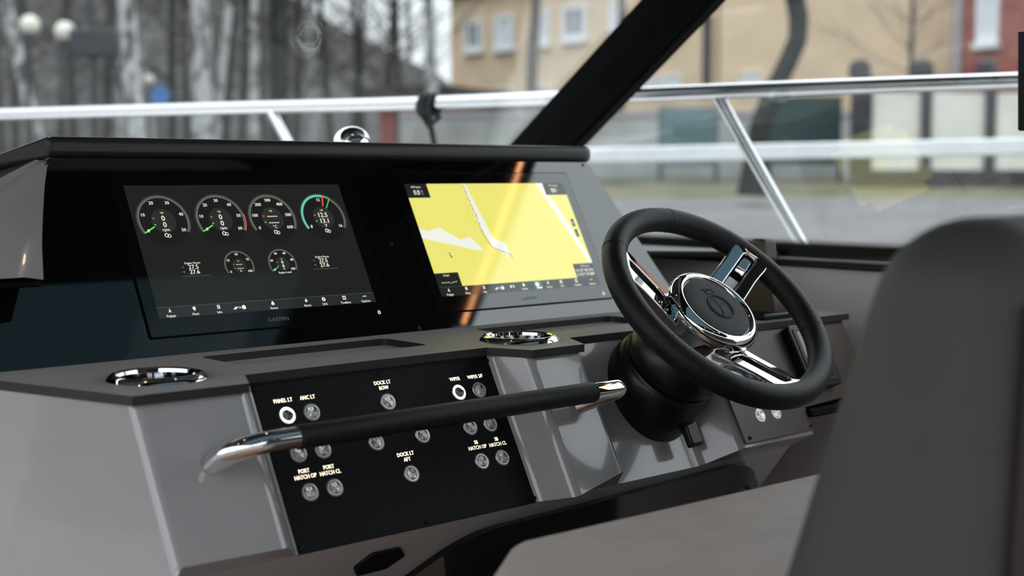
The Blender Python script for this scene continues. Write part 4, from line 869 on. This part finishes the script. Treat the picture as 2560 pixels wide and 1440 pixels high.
building('plain_house', 'plain beige house wall behind the crooked tree', 1796, 45.5, 2372, 42, 5, 9.5, 'plaster', [(1852, 182, 1874, 210, 1), (1880, 180, 1904, 208, 1)])
building('brick_house', 'red brick house with a white window and grey downpipe', 2374, 40, 3000, 34, 10, 9.0, 'brick', [(2446, -30, 2500, 108, 1), (2620, -40, 2690, 100, 1)], [(2403, -60, 230, 'pipe', .12)])
building('garden_shed', 'low dark red shed beside the beige house', 950, 44, 1122, 43, 5, gz(43) + 2.1, 'brick', [])
# boundary wall with posts
def fpt(px, py, t_=27.5): return px_at(px, py, t_)
g = gnd(2300, 27.5); fw = thing('boundary_wall', 'cream panelled boundary wall with dark ball topped posts', 'fence', g)
posts = [(2152, 46, 1), (2310, 26, 1), (2470, 26, 1), (2640, 26, 1)]
for i in range(3):
    x0_, x1_ = posts[i][0], posts[i + 1][0]; bm = B(); lo_ = [fpt(x0_, 425) - g, fpt(x1_, 425) - g]; lo_ += [lo_[1] + HD * .12, lo_[0] + HD * .12]; h_ = fpt(2300, 232).z - fpt(2300, 425).z
    add_hex(bm, lo_, [p + V((0, 0, h_)) for p in lo_]); obj('panel', bm, 'cream', fw, smooth=False)
bm = B(); lo_ = [fpt(2140, 462) - g - HD * .05, fpt(2660, 462) - g - HD * .05]; lo_ += [lo_[1] + HD * .25, lo_[0] + HD * .25]; h_ = fpt(2300, 425).z - fpt(2300, 462).z
for p in lo_: p.z -= .15
add_hex(bm, lo_, [p + V((0, 0, h_ + .15)) for p in lo_]); obj('plinth', bm, 'post', fw, smooth=False)
for x_, w_, _ in posts:
    k = w_ / 2; bm = B(); lo_ = [fpt(x_ - k, 462) - g - HD * .08, fpt(x_ + k, 462) - g - HD * .08]; lo_ += [lo_[1] + HD * .3, lo_[0] + HD * .3]; h_ = fpt(x_, 190).z - fpt(x_, 462).z
    add_hex(bm, lo_, [p + V((0, 0, h_)) for p in lo_]); po = obj('post', bm, 'post', fw, smooth=False)
    c = fpt(x_, 172) - g + HD * .07; bm = B(); add_lathe(bm, [(.16, -.20), (.22, -.16), (.225, -.02), (.19, .12), (.10, .19), (0, .21)], seg=20, mtx=Matrix.Translation(c)); obj('cap', bm, 'post', po)
# posters and pale low wall
def board(name, label, x0, y0, x1, y1, t_, m, cat='poster'):
    g = gnd((x0 + x1) / 2, t_); o = thing(name, label, cat, g); bm = B(); a_ = px_at(x0, y1, t_) - g; b_ = px_at(x1, y1, t_) - g; h_ = px_at(x0, y0, t_).z - px_at(x0, y1, t_).z
    lo_ = [a_, b_, b_ + HD * .06, a_ + HD * .06]; add_hex(bm, lo_, [p + V((0, 0, h_)) for p in lo_]); obj('board', bm, m, o, smooth=False)
    bm = B()
    for p in (a_, b_): add_tube(bm, [V((p.x, p.y, 0)) + HD * .08, p + HD * .08 + V((0, 0, h_))], .04, 8)
    obj('legs', bm, 'iron', o); return o
board('poster_board', 'pale blue poster board left of the crooked tree', 1652, 268, 1792, 415, 29, 'poster')
board('poster_board', 'dark blue and green poster board right of the crooked tree', 1925, 240, 2100, 410, 28.5, mat('poster_dark', (.10, .22, .26), .6, noise=.8, nscale=1.6, col2=(.02, .05, .04)))
g = gnd(1400, 31); lw = thing('low_wall', 'pale low wall in front of the beige house', 'wall', g); bm = B(); lo_ = [gnd(1000, 31) - g, gnd(2140, 31) - g]; lo_ = [p + V((0, 0, -.4)) for p in lo_]; lo_ += [lo_[1] + HD * .3, lo_[0] + HD * .3]
add_hex(bm, lo_, [p + V((0, 0, 1.75)) for p in lo_]); obj('wall_body', bm, mat('pale_wall', (.34, .34, .32), .85, noise=.35, nscale=.5, col2=(.42, .43, .42)), lw, smooth=False)
bm = B(); add_hex(bm, [p + V((0, 0, 1.75)) - HD * .04 for p in lo_], [p + V((0, 0, 1.85)) - HD * .04 for p in lo_]); obj('coping', bm, 'pipe', lw, smooth=False)
# white quay barrier
br = thing('quay_barrier', 'white horizontal quay barrier beam beyond the deck rail', 'barrier', gnd(2000, 7.5)); bo = gnd(2000, 7.5)
pa = px_at(1380, 391, 7.5); pb = px_at(2750, 362, 6.6); bm = B(); dw = V((0, 0, .085))
add_hex(bm, [pa - bo - dw * .5, pb - bo - dw * .5, pb - bo - dw * .5 + HD * .06, pa - bo - dw * .5 + HD * .06], [pa - bo + dw * .5, pb - bo + dw * .5, pb - bo + dw * .5 + HD * .06, pa - bo + dw * .5 + HD * .06]); obj('beam', bm, 'white', br, bevel=.01)
for p in (pa, pb):
    bm = B(); e = p - bo; add_tube(bm, [V((e.x, e.y, gz(7) - bo.z)) + HD * .1, e + HD * .1], .035, 10); obj('support', bm, 'white', br)
